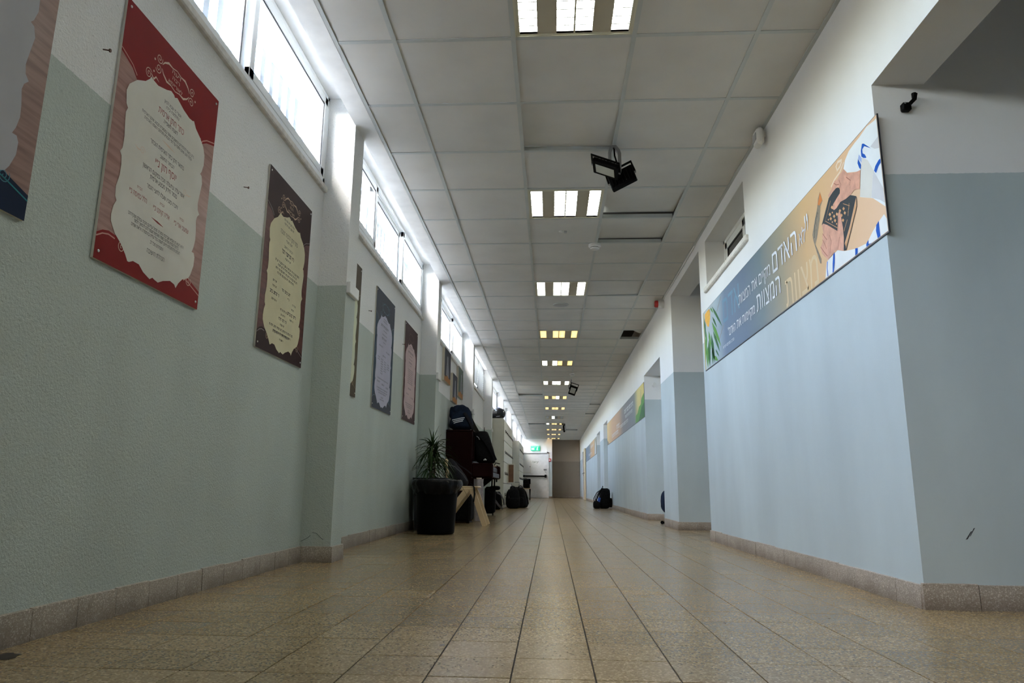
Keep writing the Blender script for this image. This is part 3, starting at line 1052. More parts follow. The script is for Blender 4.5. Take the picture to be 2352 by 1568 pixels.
# ================================================================ flat prints on the walls
def ribbon(pts, w):
    """outline of a stroke of varying width through 2-D points"""
    n = len(pts)
    ws = w if isinstance(w, (list, tuple)) else [w] * n
    l, r_ = [], []
    for i in range(n):
        a = pts[max(i - 1, 0)]; c = pts[min(i + 1, n - 1)]
        dx, dy = c[0] - a[0], c[1] - a[1]
        k = math.hypot(dx, dy) or 1
        nx, ny = -dy / k, dx / k
        l.append((pts[i][0] + nx * ws[i] / 2, pts[i][1] + ny * ws[i] / 2))
        r_.append((pts[i][0] - nx * ws[i] / 2, pts[i][1] - ny * ws[i] / 2))
    return l, r_


def spiral(cx, cy, r, turns, a0, sgn=1, n=26):
    return [(cx + r * (1 - .9 * i / n) * math.cos(a0 + sgn * 2 * PI * turns * i / n), cy + r * (1 - .9 * i / n) * math.sin(a0 + sgn * 2 * PI * turns * i / n)) for i in range(n + 1)]


class Sheet:
    """flat print lying on a wall: 2-D metres -> world; each layer sits a hair in front of the last"""
    def __init__(self, origin, ax, ay, nrm):
        self.o, self.ax, self.ay, self.n = Vector(origin), Vector(ax), Vector(ay), Vector(nrm)
        self.mb = {}

    def at(self, p, lay):
        return self.o + self.ax * p[0] + self.ay * p[1] + self.n * (lay * .0004)

    def g(self, key):
        return self.mb.setdefault(key, MB())

    def poly(self, key, pts, lay):
        self.g(key).poly([self.at(p, lay) for p in pts])

    def stroke(self, key, pts, w, lay):
        l, r_ = ribbon(pts, w)
        vs_ = [self.at(p, lay) for p in l] + [self.at(p, lay) for p in r_]
        n = len(l)
        self.g(key).add(vs_, [(i, i + 1, n + i + 1, n + i) for i in range(n - 1)])

    def text(self, key, s, bold, x0, x1, y0, h, lay):
        vs_, fs_, w = TEXT[(s, bold)]
        k = (x1 - x0) / w
        ky = h / .592
        self.g(key).add([self.at((x0 + v[0] * k, y0 + v[1] * ky), lay) for v in vs_], fs_)

    def dots(self, key, cx, cy, r, lay, n=10):
        self.poly(key, [(cx + r * math.cos(2 * PI * i / n), cy + r * math.sin(2 * PI * i / n)) for i in range(n)], lay)

    def words(self, key, x0, x1, y, h, lay, seed):
        """a line of print too small to read: letter-sized marks grouped into words"""
        rr = random.Random(seed)
        x = x0
        while x < x1 - h * .5:
            for _ in range(rr.randint(2, 6)):
                w = h * rr.uniform(.45, .85)
                if x + w > x1: break
                t_ = h * .22
                self.poly(key, [(x, y + h - t_), (x + w * .85, y + h - t_), (x + w * .85, y + h), (x, y + h)], lay)
                q = x + (w * .6 if rr.random() < .7 else 0)
                self.poly(key, [(q, y), (q + t_, y), (q + t_, y + h - t_), (q, y + h - t_)], lay)
                if rr.random() < .35:
                    self.poly(key, [(x, y), (x + w * .8, y), (x + w * .8, y + t_), (x, y + t_)], lay)
                x += w
            x += h * .6


def puv(zx, zy):
    p = on_x(zx / 2.0625, zy / 2.0625, -1.433)
    v = (p.z - 1.125) / .927
    return ((p.y - (2.0 + .05 * v)) / .66, v)


PANEL = [puv(*p) for p in [(607, 430), (622, 402), (660, 386), (700, 392), (722, 382), (728, 372), (735, 385), (760, 415), (800, 435), (822, 441), (835, 460), (838, 472), (850, 474), (880, 530), (905, 567), (920, 580), (927, 581), (935, 615), (955, 660), (968, 700), (973, 740), (968, 785), (957, 815), (950, 823), (957, 835), (958, 870), (945, 920), (935, 960), (934, 990), (940, 1012), (930, 1022), (924, 1040), (922, 1090), (918, 1130), (908, 1165), (899, 1184), (909, 1190), (912, 1210), (906, 1250), (890, 1290), (880, 1305), (850, 1312), (830, 1330), (816, 1352), (810, 1335), (790, 1318), (755, 1318), (730, 1325), (712, 1310), (705, 1302), (690, 1308), (660, 1275), (640, 1238), (612, 1222), (592, 1226), (584, 1222), (575, 1190), (555, 1140), (527, 1090), (518, 1060), (510, 1030), (512, 1000), (525, 960), (541, 937), (535, 915), (540, 870), (560, 820), (570, 770), (572, 730), (565, 708), (578, 695), (590, 640), (595, 570), (600, 530), (611, 512), (604, 490)]]
TOP_L = [puv(*p) for p in [(583, 238), (612, 282), (640, 330), (658, 380)]]
TOP_R = [puv(*p) for p in [(950, 702), (965, 686), (985, 684), (1018, 695)]]
BOT_L = [puv(*p) for p in [(436, 1078), (470, 1072), (500, 1078), (530, 1100)]]
BOT_R = [puv(*p) for p in [(868, 1295), (890, 1322), (925, 1370)]]


def gloss(name, col, rough=.5):
    return mk(name, col, rough, .1, var=.08, vscale=4)


def woodgrain(name, c1, c2):
    mt, t, b_ = nt(name)
    geo = N(t, 'ShaderNodeNewGeometry')
    mp = N(t, 'ShaderNodeMapping'); mp.inputs['Scale'].default_value = (1, 2, 26); mp.inputs['Rotation'].default_value = (.12, 0, 0)
    nz = N(t, 'ShaderNodeTexNoise'); nz.inputs['Scale'].default_value = 2.2; nz.inputs['Detail'].default_value = 4
    t.links.new(geo.outputs['Position'], mp.inputs[0]); t.links.new(mp.outputs[0], nz.inputs['Vector'])
    r_ = ramp(t, [(.35, c1), (.6, c2)])
    t.links.new(nz.outputs['Fac'], r_.inputs['Fac']); t.links.new(r_.outputs['Color'], b_.inputs['Base Color'])
    b_.inputs['Roughness'].default_value = .35
    b_.inputs['Specular IOR Level'].default_value = .2
    return mt


M['foam'] = mk('foam_board_edge', (.58, .56, .50), .7)
M['ink'] = mk('black_ink', (.02, .02, .03), .5)
M['ink_red'] = mk('red_ink', (.28, .03, .03), .5)
M['ink_teal'] = mk('teal_ink', (.02, .16, .22), .5)
M['gold'] = mk('gold_print', (.50, .33, .20), .45)
M['pale_gold'] = mk('pale_gold_print', (.62, .46, .36), .45)
POSTERS = [  # y0, y1, z0, z1, side, field, accent, panel, gold, name label, text
    (1.07, 1.73, 1.125, 2.05, woodgrain('pink_wood_print', (.20, .12, .10), (.30, .19, .16)), gloss('navy_print', (.004, .012, .035)), gloss('teal_line', (.03, .20, .22)), gloss('pearl_panel', (.40, .40, .42)), M['ink_teal'], 'cream scalloped poster with pink wood sides and navy corners, at the left picture edge', 'teal'),
    (2.025, 2.687, 1.122, 2.052, woodgrain('rose_wood_print', (.26, .14, .12), (.36, .21, .18)), gloss('crimson_print', (.20, .010, .010)), gloss('rose_line', (.50, .26, .22)), gloss('ivory_panel', (.62, .60, .54)), M['pale_gold'], 'red poster with ivory scalloped panel and gold scroll ornaments', 'red'),
    (3.268, 3.903, 1.088, 2.044, woodgrain('dark_wood_print', (.07, .018, .016), (.11, .030, .026)), gloss('dark_brown_print', (.040, .020, .020)), gloss('grey_line', (.24, .20, .20)), gloss('butter_panel', (.62, .57, .38)), M['gold'], 'dark brown poster with butter-yellow scalloped panel, right before the first pillar', 'brown'),
    (4.40, 5.05, 1.065, 2.05, gloss('olive_side_print', (.10, .08, .045)), gloss('olive_brown_print', (.075, .055, .035)), gloss('olive_line', (.25, .22, .15)), gloss('lime_panel', (.60, .63, .46)), M['gold'], 'olive-brown poster half hidden behind the first pillar', 'small'),
    (5.53, 6.208, 1.055, 2.06, gloss('blue_side_print', (.030, .055, .090)), gloss('slate_navy_print', (.040, .048, .068)), gloss('steel_line', (.14, .20, .26)), gloss('lavender_panel', (.46, .45, .56)), gloss('steel_scroll', (.10, .17, .24)), 'slate navy poster with lavender scalloped panel', 'small2'),
    (6.697, 7.338, 1.071, 2.045, gloss('wine_side_print', (.075, .022, .022)), gloss('plum_brown_print', (.060, .030, .032)), gloss('plum_line', (.15, .08, .08)), gloss('pink_panel', (.56, .42, .42)), gloss('plum_scroll', (.14, .08, .08)), 'plum-brown poster with dusty pink scalloped panel, right before the second pillar', 'small'),
]
for n, (y0, y1, z0, z1, side, field, accent, panel, gold, label, txt) in enumerate(POSTERS):
    w, h = y1 - y0, z1 - z0
    root = thing('poster', (XL, (y0 + y1) / 2, z0), label, 'poster', 'scalloped-panel posters along the left wall')
    MB().bbox(XL + .001, XL + .0105, y0, y1, z0, z1, .001).build('board', M['foam'], root)
    S = Sheet((XL + .0107, y0, z0), (0, 1, 0), (0, 0, 1), (1, 0, 0))
    U = lambda L_: [(a * w, b_ * h) for a, b_ in L_]
    S.poly('side', [(0, 0), (w, 0), (w, h), (0, h)], 0)
    tl, tr, bl_, br_ = U(TOP_L), U(TOP_R), U(BOT_L), U(BOT_R)
    tl[0] = (0, tl[0][1]); tr[-1] = (w, tr[-1][1]); bl_[0] = (0, bl_[0][1]); br_[-1] = (w, br_[-1][1])
    S.poly('field', [(0, h)] + tl + [(w * .5, h * .55)] + tr + [(w, h)], 1)
    S.poly('field', [(0, 0)] + bl_ + [(w * .5, h * .3)] + br_ + [(w, 0)], 1)
    for L_, dy in ((tl, .012), (tr, .012), (bl_, -.012), (br_, -.016)):
        S.stroke('accent', [(a, b_ + dy) for a, b_ in L_], .0045, 2)
    S.poly('panel', U(PANEL), 3)
    # scroll ornaments: the cartouche at the top and one curl in each corner
    cx, cz = w * .5, h * .879
    for sx in (-1, 1):
        for sz in (-1, 1):
            S.stroke('gold', spiral(cx + sx * .118, cz + sz * .020, .020, 1.6, PI / 2 * (1 - sz) + .4, sx * sz), .0028, 2)
            S.stroke('gold', [(cx + sx * .098, cz + sz * .008), (cx + sx * .085, cz + sz * .024), (cx + sx * .06, cz + sz * .038), (cx + sx * .03, cz + sz * .036), (cx, cz + sz * .043)], [.002, .006, .009, .004, .003], 2)
        S.dots('gold', cx + sx * .146, cz, .0045, 2)
    for sx, v, fl_ in ((.24, .80, 1), (.80, .735, -1), (.20, .085, 1), (.86, .10, -1)):
        a, c = w * sx, h * v
        S.stroke('gold', spiral(a, c, .021, 1.7, PI * .2, fl_), .0026, 2)
        S.stroke('gold', [(a + fl_ * .014, c + .008), (a + fl_ * .032, c - .004), (a + fl_ * .045, c + .012), (a + fl_ * .066, c + .004)], [.003, .008, .006, .001], 2)
        S.dots('gold', a + fl_ * .028, c + .026, .0042, 2)
    if txt in ('red', 'brown'):
        lines = RED_LINES if txt == 'red' else BROWN_LINES
        for s, u0, u1, v, hh, ck, bold in lines:
            if txt == 'red':
                u0 = (u0 * .67 + .02 - .05 * v) / .66; u1 = (u1 * .67 + .02 - .05 * v) / .66
            S.text('ink_red' if ck == 'red' else 'ink', s, bold, u0 * w, u1 * w, (v - hh / 2) * h, hh * h, 4)
        for s, u0, u1, v, hh in LOGO_LINES:
            S.text('gold', s, .01, u0 * w, u1 * w, (v - hh / 2 + .0) * h, hh * h, 2)
    if txt == 'brown':
        for k, (u0, u1, v, hh) in enumerate([(.36, .62, .775, .012), (.37, .60, .752, .012), (.36, .66, .585, .022), (.44, .58, .56, .010), (.24, .80, .515, .012), (.30, .74, .495, .012), (.26, .76, .472, .012), (.30, .70, .450, .012), (.42, .62, .372, .016), (.22, .32, .395, .010), (.22, .32, .365, .010), (.18, .38, .325, .018), (.22, .34, .292, .010), (.68, .76, .33, .010), (.66, .74, .30, .010), (.58, .80, .262, .018), (.64, .74, .235, .010), (.42, .58, .262, .011), (.44, .54, .235, .010), (.40, .58, .205, .016), (.44, .54, .178, .010), (.22, .76, .150, .012), (.30, .70, .138 - .012, .011), (.45, .55, .095, .009)]):
            S.words('ink', u0 * w, u1 * w, v * h, hh * h, 4, n * 50 + k)
    if txt == 'red':
        S.stroke('gold', [(w * .43, h * .592), (w * .5, h * .588), (w * .57, h * .584)], [.001, .008, .001], 4)
        S.stroke('ink_red', [(w * .42, h * .262), (w * .48, h * .258), (w * .54, h * .254)], [.001, .008, .001], 4)
        for u_, v_, f_ in ((.27, .487, 1), (.72, .46, -1)):
            S.stroke('gold', spiral(u_ * w, v_ * h, .016, 1.5, 0, f_), .002, 4)
            S.stroke('gold', [(u_ * w - f_ * .012, v_ * h - .004), (u_ * w - f_ * .028, v_ * h - .006), (u_ * w - f_ * .046, v_ * h + .002)], [.003, .005, .001], 4)
    if txt.startswith('small'):
        rows = [(.38, .60, .775, .010), (.37, .62, .755, .010), (.27, .70, .705, .020), (.40, .60, .675, .010), (.36, .62, .64, .010), (.34, .62, .60, .018), (.42, .56, .575, .009)]
        if txt == 'small':
            rows += [(.30, .70, .53 - .02 * q, .010) for q in range(8)] + [(.36, .60, .33, .016), (.24, .44, .27, .013), (.60, .78, .25, .013)]
        else:
            rows += [(.22, .42, .53, .011), (.60, .80, .51, .011), (.42, .60, .46, .012)] + [(.18 + .165 * a, .30 + .165 * a, .43 - .02 * q - .006 * a, .010) for a in range(4) for q in range(2 + (a * 5) % 7)] + [(.22, .78, .255, .010), (.20, .36, .225, .013), (.44, .58, .215, .013), (.66, .80, .205, .013)]
        rows += [(.20, .78, .175, .010), (.25, .75, .155, .010), (.30, .70, .137, .010), (.43, .55, .105, .010), (.38, .60, .085, .010)]
        for k, (u0, u1, v, hh) in enumerate(rows):
            S.words('ink', u0 * w, u1 * w, v * h, hh * h, 4, n * 50 + k)
    if txt == 'teal':
        S.stroke('gold', [(w * .55, h * .76), (w * .62, h * .735), (w * .66, h * .745), (w * .70, h * .715), (w * .76, h * .705)], [.002, .012, .006, .010, .001], 4)
    mats = {'side': side, 'field': field, 'accent': accent, 'panel': panel, 'gold': gold, 'ink': M['ink'], 'ink_red': M['ink_red']}
    names = {'side': 'side_print', 'field': 'corner_print', 'accent': 'accent_line', 'panel': 'text_panel', 'gold': 'scroll_ornament', 'ink': 'lettering', 'ink_red': 'red_lettering'}
    for k, mb_ in S.mb.items():
        o = mb_.build(names[k], mats[k], root)
        if k not in ('side', 'panel'):
            o['kind'] = 'stuff'
    if txt != 'teal':
        pins = MB()
        for u_, v_ in ((.03, .975), (.97, .975), (.03, .03), (.97, .03)):
            pin = MB().blob((XL + .012, y0 + u_ * w, z0 + v_ * h), (.003, .005, .005), 1, 1, 8, 6)
            pin.build('pin', M['plastic_w'], root, smooth=60)

# nails left in the plaster
for (y, z), lb in zip(((1.952, 1.802), (3.015, 1.804), (5.335, 1.796), (6.626, 1.79)), ('between the cream and red posters', 'between the red and brown posters', 'left of the navy poster', 'between the navy and plum posters')):
    o = MB().tube([(XL - .004, y, z), (XL + .022, y + .004, z - .003)], .0022, 6).tube([(XL + .020, y + .0037, z - .0027), (XL + .024, y + .0043, z - .0033)], .006, 8)
    tag(o.build('nail', M['rust'], org=(XL, y, z)), 'rusty nail head sticking out ' + lb, 'nail', 'nails left in the left wall')

# three stretched-canvas portraits
CANV = [(9.13, 9.69, 1.825, 2.27, 'nearest of the three stretched-canvas pictures, dark with a pale robed figure', 0), (9.955, 10.44, 1.645, 2.055, 'lowest of the three stretched-canvas pictures, just above the navy bag', 1), (10.56, 11.11, 1.80, 2.26, 'farthest of the three stretched-canvas pictures, greenish with a seated figure', 2)]
M['cv_dark'] = gloss('canvas_dark_print', (.045, .045, .060), .6)
M['cv_fig'] = gloss('canvas_pale_print', (.30, .30, .33), .6)
M['cv_or'] = gloss('canvas_orange_print', (.38, .17, .05), .6)
M['cv_green'] = gloss('canvas_green_print', (.10, .13, .10), .6)
for y0, y1, z0, z1, lb, n in CANV:
    w, h = y1 - y0, z1 - z0
    root = thing('canvas_picture', (XL, (y0 + y1) / 2, z0), lb, 'picture', 'canvas pictures on the left wall')
    MB().bbox(XL - .001, XL + .036, y0, y1, z0, z1, .002).build('stretcher', M['canvas_side'], root)
    S = Sheet((XL + .0362, y0, z0), (0, 1, 0), (0, 0, 1), (1, 0, 0))
    S.poly('bg', [(0, 0), (w, 0), (w, h), (0, h)], 0)
    fx = w * (.48 + .06 * n)
    S.poly('fig', [(fx - w * .20, h * .20), (fx + w * .24, h * .17), (fx + w * .17, h * .48), (fx + w * .10, h * .62), (fx + w * .09, h * .78), (fx, h * .83), (fx - w * .09, h * .77), (fx - w * .08, h * .62), (fx - w * .15, h * .45)], 1)
    S.stroke('bg', [(fx - w * .02, h * .22), (fx, h * .55)], w * .04, 2)
    S.poly('band', [(0, 0), (w, 0), (w, h * .18), (w * .72, h * .16), (w * .45, h * .22), (w * .2, h * .13), (0, h * .15)], 2)
    for k, mt in (('bg', M['cv_green'] if n == 2 else M['cv_dark']), ('fig', M['cv_fig']), ('band', M['cv_or'])):
        S.mb[k].build({'bg': 'background_print', 'fig': 'figure_print', 'band': 'orange_print'}[k], mt, root)


# ---------------------------------------------------------------- long banners on the right wall
def gradient_y(name, stops):
    """print whose colour runs along the wall: stops are (y in metres, colour)"""
    mt, t, b_ = nt(name)
    geo = N(t, 'ShaderNodeNewGeometry'); sep = N(t, 'ShaderNodeSeparateXYZ')
    t.links.new(geo.outputs['Position'], sep.inputs[0])
    lo, hi = stops[0][0], stops[-1][0]
    mr = N(t, 'ShaderNodeMapRange'); mr.inputs[1].default_value = lo; mr.inputs[2].default_value = hi
    nz = N(t, 'ShaderNodeTexNoise'); nz.inputs['Scale'].default_value = 4
    t.links.new(geo.outputs['Position'], nz.inputs['Vector'])
    ad = N(t, 'ShaderNodeMath', operation='MULTIPLY_ADD'); ad.inputs[1].default_value = .12
    t.links.new(nz.outputs['Fac'], ad.inputs[0]); t.links.new(sep.outputs['Y'], ad.inputs[2])
    t.links.new(ad.outputs[0], mr.inputs[0])
    r_ = ramp(t, [((y - lo) / (hi - lo), c) for y, c in stops])
    t.links.new(mr.outputs[0], r_.inputs['Fac']); t.links.new(r_.outputs['Color'], b_.inputs['Base Color'])
    b_.inputs['Roughness'].default_value = .5
    return mt


M['bn_edge'] = mk('dark_banner_edge', (.03, .03, .035), .5)
TAN, SLATE = srgb(214, 172, 128), srgb(78, 98, 122)
M['bn1'] = gradient_y('banner_print', [(2.78, srgb(222, 184, 148)), (3.3, TAN), (3.75, srgb(206, 166, 112)), (4.15, srgb(150, 138, 110)), (4.6, srgb(96, 112, 118)), (5.0, SLATE), (5.55, srgb(86, 108, 134)), (5.85, srgb(150, 166, 176)), (6.3, srgb(188, 196, 196))])
PX1 = 1.3845
root = thing('wall_banner', (XR, 4.53, 1.47), 'long tan and slate banner with hands on an old book and white Hebrew lettering', 'banner', 'printed banners along the right wall')
MB().box(XR - .005, XR + .001, 2.80, 6.285, 1.468, 2.0).build('panel', M['bn_edge'], root)
S = Sheet((PX1, 0, 0), (0, 1, 0), (0, 0, 1), (-1, 0, 0))
S.poly('bg', [(2.804, 1.474), (6.281, 1.474), (6.281, 1.997), (2.804, 1.997)], 0)


def clip_rect(pts, x0=2.806, x1=6.279, y0=1.476, y1=1.995):
    return [(min(max(p[0], x0), x1), min(max(p[1], y0), y1)) for p in pts]


def px(pts, ox, oy, s):
    out = []
    for a, c in pts:
        p = on_x(ox + a / s, oy + c / s, PX1)
        out.append((p.y, p.z))
    return clip_rect(out)


Z1 = lambda pts: px(pts, 1840, 260, 7.84)
Z2 = lambda pts: px(pts, 1840, 420, 7.127)
Z4 = lambda pts: px(pts, 1610, 640, 7.13)
S.poly('cloth', Z1([(1375, 60), (1320, 130), (1180, 240), (1050, 430), (960, 540), (860, 680), (790, 850), (765, 1000), (830, 1070), (1010, 1050), (1075, 1020), (1065, 1400)]) + Z2([(965, 230), (1180, 250), (1430, 345), (1440, 300)]) + Z1([(1540, 1290)]), 1)
S.poly('cloth', Z2([(600, 1100), (710, 1115), (900, 1075), (1080, 985), (1170, 800), (1280, 620), (1360, 510), (1470, 530), (1505, 745), (425, 1568), (400, 1560), (420, 1300), (440, 1265)]), 1)
S.poly('cloth2', Z1([(1100, 800), (1080, 1020), (1062, 1500), (1270, 1525), (1300, 1020), (1200, 840)]), 2)
S.poly('cloth3', Z1([(1300, 1020), (1275, 1520), (1430, 1560), (1575, 1560), (1545, 1300)]), 2)
S.poly('cloth3', Z1([(1250, 600), (1400, 400), (1385, 200), (1440, 590), (1330, 640)]), 2)
for q in ([(1465, 780), (1478, 850), (1400, 950), (1355, 1075), (1318, 1035), (1340, 950), (1400, 840)], [(1520, 1140), (1542, 1290), (1475, 1225), (1490, 1170)], [(1100, 550), (1080, 680), (1090, 780), (1130, 805), (1180, 800), (1150, 740), (1112, 720), (1105, 650), (1140, 590), (1260, 630), (1200, 590), (1130, 545)], [(1030, 820), (1020, 900), (1050, 980), (1075, 1010), (1085, 930), (1060, 880)]):
    S.poly('stripe', Z1(q), 3)
for q in ([(1275, 620), (1285, 720), (1305, 880), (1260, 910), (1230, 780), (1235, 690)], [(1105, 930), (1110, 1000), (1165, 975), (1075, 1055), (1070, 1000)], [(890, 1070), (932, 1065), (930, 1165), (890, 1195)], [(530, 1170), (555, 1130), (555, 1300), (540, 1470), (520, 1480), (520, 1320)], [(430, 1290), (440, 1280), (434, 1400), (452, 1530), (440, 1540), (425, 1400)]):
    S.poly('stripe', Z2(q), 3)
S.poly('stripe2', Z1([(1045, 740), (1032, 815), (1090, 890), (1097, 810)]), 3)
S.stroke('fringe', Z1([(735, 840), (660, 880), (630, 960), (650, 1030), (700, 960), (730, 870)]), .012, 1)
S.stroke('fringe', Z1([(770, 880), (700, 1060), (600, 1200), (540, 1330)]), .010, 1)
S.poly('skin', Z1([(1075, 1020), (980, 1065), (830, 1075), (770, 1005), (745, 1055), (700, 1100), (660, 1190), (600, 1230), (560, 1360), (490, 1490), (510, 1515), (560, 1440), (650, 1330), (710, 1350)]) + Z2([(640, 170), (590, 250), (530, 350), (520, 420), (545, 445), (585, 415), (650, 310), (740, 260), (820, 190), (880, 110), (965, 100)]), 5)
S.poly('book', Z2([(560, 90), (620, 70), (660, 170), (905, 215), (800, 700), (712, 1000), (500, 850), (340, 690), (455, 250)]), 2)
S.poly('pages', Z2([(905, 240), (915, 380), (745, 1050), (728, 1000), (830, 650)]), 3)
S.stroke('book', Z2([(908, 225), (918, 380), (745, 1090)]), .006, 4)
S.poly('book', Z2([(705, 960), (735, 1040), (745, 1100), (700, 1108)]), 4)
S.stroke('pages', Z2([(485, 290), (400, 625), (600, 735)]), .003, 3)
S.stroke('pages', Z2([(690, 338), (800, 375), (770, 480)]), .003, 3)
for a, c in ((475, 515), (510, 400), (490, 585), (545, 545), (560, 615), (590, 510), (640, 455), (700, 420), (720, 490), (665, 530), (690, 610), (515, 485), (450, 600), (585, 670), (515, 640)):
    k = .55 if (a, c) in ((515, 485), (450, 600), (585, 670), (515, 640)) else 1
    S.poly('pages', Z2([(a - 20 * k, c + 4), (a - 3, c - 30 * k), (a + 20 * k, c - 6), (a + 3, c + 32 * k)]), 3)
S.stroke('pages', Z2([(790, 330), (770, 540)]), .0035, 3)
S.stroke('pages', Z2([(760, 600), (705, 790)]), .0035, 3)
S.poly('skin', Z2([(345, 690), (370, 665), (440, 690), (600, 785), (610, 600), (605, 520), (625, 470), (650, 490), (670, 600), (690, 720), (708, 900), (705, 1110), (620, 1095), (560, 1110), (450, 1260), (350, 1160), (325, 1050), (350, 1000), (360, 930), (350, 870), (370, 820), (360, 760)]), 5)
for q in ([(360, 830), (400, 890), (430, 930)], [(360, 930), (400, 1010), (425, 1080)], [(330, 1050), (370, 1110), (440, 1200)], [(470, 850), (500, 960), (480, 1150)], [(640, 880), (620, 1000), (610, 1090)], [(610, 790), (615, 690), (625, 560)]):
    S.stroke('crease', Z2(q), .0035, 6)
for q in ([(690, 1200), (720, 1280), (700, 1350)], [(820, 1150), (900, 1210), (880, 1300)], [(600, 1260), (640, 1290), (690, 1280)]):
    S.stroke('crease', Z1(q), .0035, 6)
S.poly('quill', Z2([(310, 145), (352, 290), (318, 380), (305, 600), (262, 900), (240, 1010), (335, 1240), (335, 1320), (315, 1315), (205, 950), (188, 850), (228, 600), (268, 400), (280, 250)]), 2)
S.poly('quill_tip', Z2([(312, 155), (350, 285), (298, 376), (275, 350)]), 3)
S.stroke('book', Z2([(268, 480), (228, 700), (222, 900)]), .006, 3)
S.poly('fruit', Z4([(62, 590), (100, 530), (140, 490), (152, 560), (150, 660), (132, 790), (105, 775), (68, 690)]), 3)
for (a, c), (a2, c2), wd in (((180, 450), (350, 780), 34), ((190, 620), (262, 800), 26), ((180, 700), (332, 1110), 46), ((130, 850), (170, 1180), 30), ((90, 850), (80, 1400), 30), ((130, 1000), (150, 1470), 40), ((170, 900), (232, 1420), 40), ((200, 850), (312, 1200), 36), ((210, 1250), (285, 1370), 52), ((108, 1100), (118, 1480), 35), ((60, 650), (80, 1000), 22), ((190, 1100), (200, 1420), 30), ((240, 1150), (302, 1280), 22), ((155, 470), (200, 560), 24)):
    mx_, my_ = (a + a2) / 2, (c + c2) / 2
    dx, dy = a2 - a, c2 - c
    k = math.hypot(dx, dy)
    nx, ny = -dy / k * wd / 2, dx / k * wd / 2
    S.poly('leaf_a' if int(a + c) % 20 < 10 else 'leaf_b', Z4([(a, c), (a + dx * .3 + nx, c + dy * .3 + ny), (a + dx * .65 + nx * .8, c + dy * .65 + ny * .8), (a2, c2), (a + dx * .65 - nx * .8, c + dy * .65 - ny * .8), (a + dx * .3 - nx, c + dy * .3 - ny)]), 2)
S.stroke('quill', Z4([(325, 290), (260, 540)]), .008, 1)
S.stroke('quill', Z4([(370, 760), (300, 1000)]), .008, 1)
S.poly('rim', [(6.255, 1.476), (6.279, 1.476), (6.279, 1.995), (6.255, 1.995)], 4)
S2 = Sheet((PX1, 0, 0), (0, -1, 0), (0, 0, 1), (-1, 0, 0))
for s, ya, yb_, zb, zt, bold, ck in BANNER_WORDS:
    h = zt - zb
    if s == '”':
        vs_, fs_, w = TEXT[(s, bold)]
        k = (ya - yb_) / w
        S2.g('white').add([S2.at((-ya + v[0] * k, zb + (v[1] - .45) * h / .25), 7) for v in vs_], fs_)
        continue
    S2.text(ck, s, bold, -ya, -yb_, zb, h, 7 if ck == 'white' else 1)
cols = {'bg': M['bn1'], 'cloth': gloss('white_shawl_print', srgb(226, 228, 226), .5), 'cloth2': gloss('cuff_print', srgb(214, 210, 200), .5), 'cloth3': gloss('shawl_fold_print', srgb(203, 201, 200), .5), 'stripe': gloss('blue_stripe_print', srgb(14, 84, 178), .5), 'stripe2': gloss('lavender_print', srgb(160, 175, 215), .5), 'fringe': gloss('fringe_print', srgb(226, 205, 182), .5), 'skin': mk('skin_print', srgb(205, 148, 122), .5, var=.16, vscale=30), 'book': gloss('book_print', srgb(52, 58, 62), .5), 'pages': gloss('page_edge_print', srgb(208, 158, 112), .5), 'crease': gloss('crease_print', srgb(146, 90, 72), .5), 'quill': mk('quill_print', srgb(128, 112, 88), .5, var=.3, vscale=40), 'quill_tip': gloss('amber_print', srgb(206, 124, 62), .5), 'fruit': mk('citron_print', srgb(240, 176, 46), .5, var=.15, vscale=30), 'leaf_a': gloss('leaf_print', srgb(92, 146, 66), .5), 'leaf_b': gloss('dark_leaf_print', srgb(52, 104, 58), .5), 'rim': gloss('yellow_rim_print', srgb(196, 178, 110), .5), 'white': gloss('white_letter_print', srgb(226, 228, 230), .5), 'cream': gloss('cream_letter_print', srgb(214, 190, 150), .5), 'blue': gloss('blue_letter_print', srgb(104, 140, 164), .5)}
nm_ = {'bg': 'background_print', 'cloth': 'shawl_print', 'cloth2': 'cuff_print', 'cloth3': 'fold_print', 'stripe': 'stripe_print', 'stripe2': 'pale_stripe_print', 'fringe': 'fringe_print', 'skin': 'hand_print', 'book': 'book_print', 'pages': 'page_print', 'crease': 'crease_print', 'quill': 'quill_print', 'quill_tip': 'quill_tip_print', 'fruit': 'citron_print', 'leaf_a': 'leaf_print', 'leaf_b': 'dark_leaf_print', 'rim': 'rim_print', 'white': 'lettering', 'cream': 'ghost_lettering', 'blue': 'blue_ghost_lettering'}
for sh in (S, S2):
    for k, mb_ in sh.mb.items():
        o = mb_.build(nm_[k], cols[k], root)
        if k != 'bg': o['kind'] = 'stuff'

# second banner
M['bn2'] = gradient_y('second_banner_print', [(10.45, srgb(206, 186, 100)), (11.3, srgb(206, 190, 110)), (11.75, srgb(96, 110, 112)), (12.6, srgb(98, 100, 108)), (13.6, srgb(110, 106, 104)), (14.4, srgb(180, 140, 104)), (16.0, srgb(192, 146, 104)), (16.9, srgb(206, 170, 110)), (17.5, srgb(216, 182, 110))])
root = thing('wall_banner', (XR, 14.0, 1.48), 'second banner, orange to slate with green hillside at its near end', 'banner', 'printed banners along the right wall')
MB().box(XR - .005, XR + .001, 10.47, 17.43, 1.48, 2.0).build('panel', M['bn_edge'], root)
S = Sheet((PX1, 0, 0), (0, 1, 0), (0, 0, 1), (-1, 0, 0))
S.poly('bg', [(10.475, 1.486), (17.425, 1.486), (17.425, 1.997), (10.475, 1.997)], 0)
S.poly('hill', [(10.475, 1.486), (11.6, 1.486), (11.55, 1.60), (11.3, 1.62), (11.1, 1.70), (10.9, 1.71), (10.75, 1.80), (10.475, 1.84)], 1)
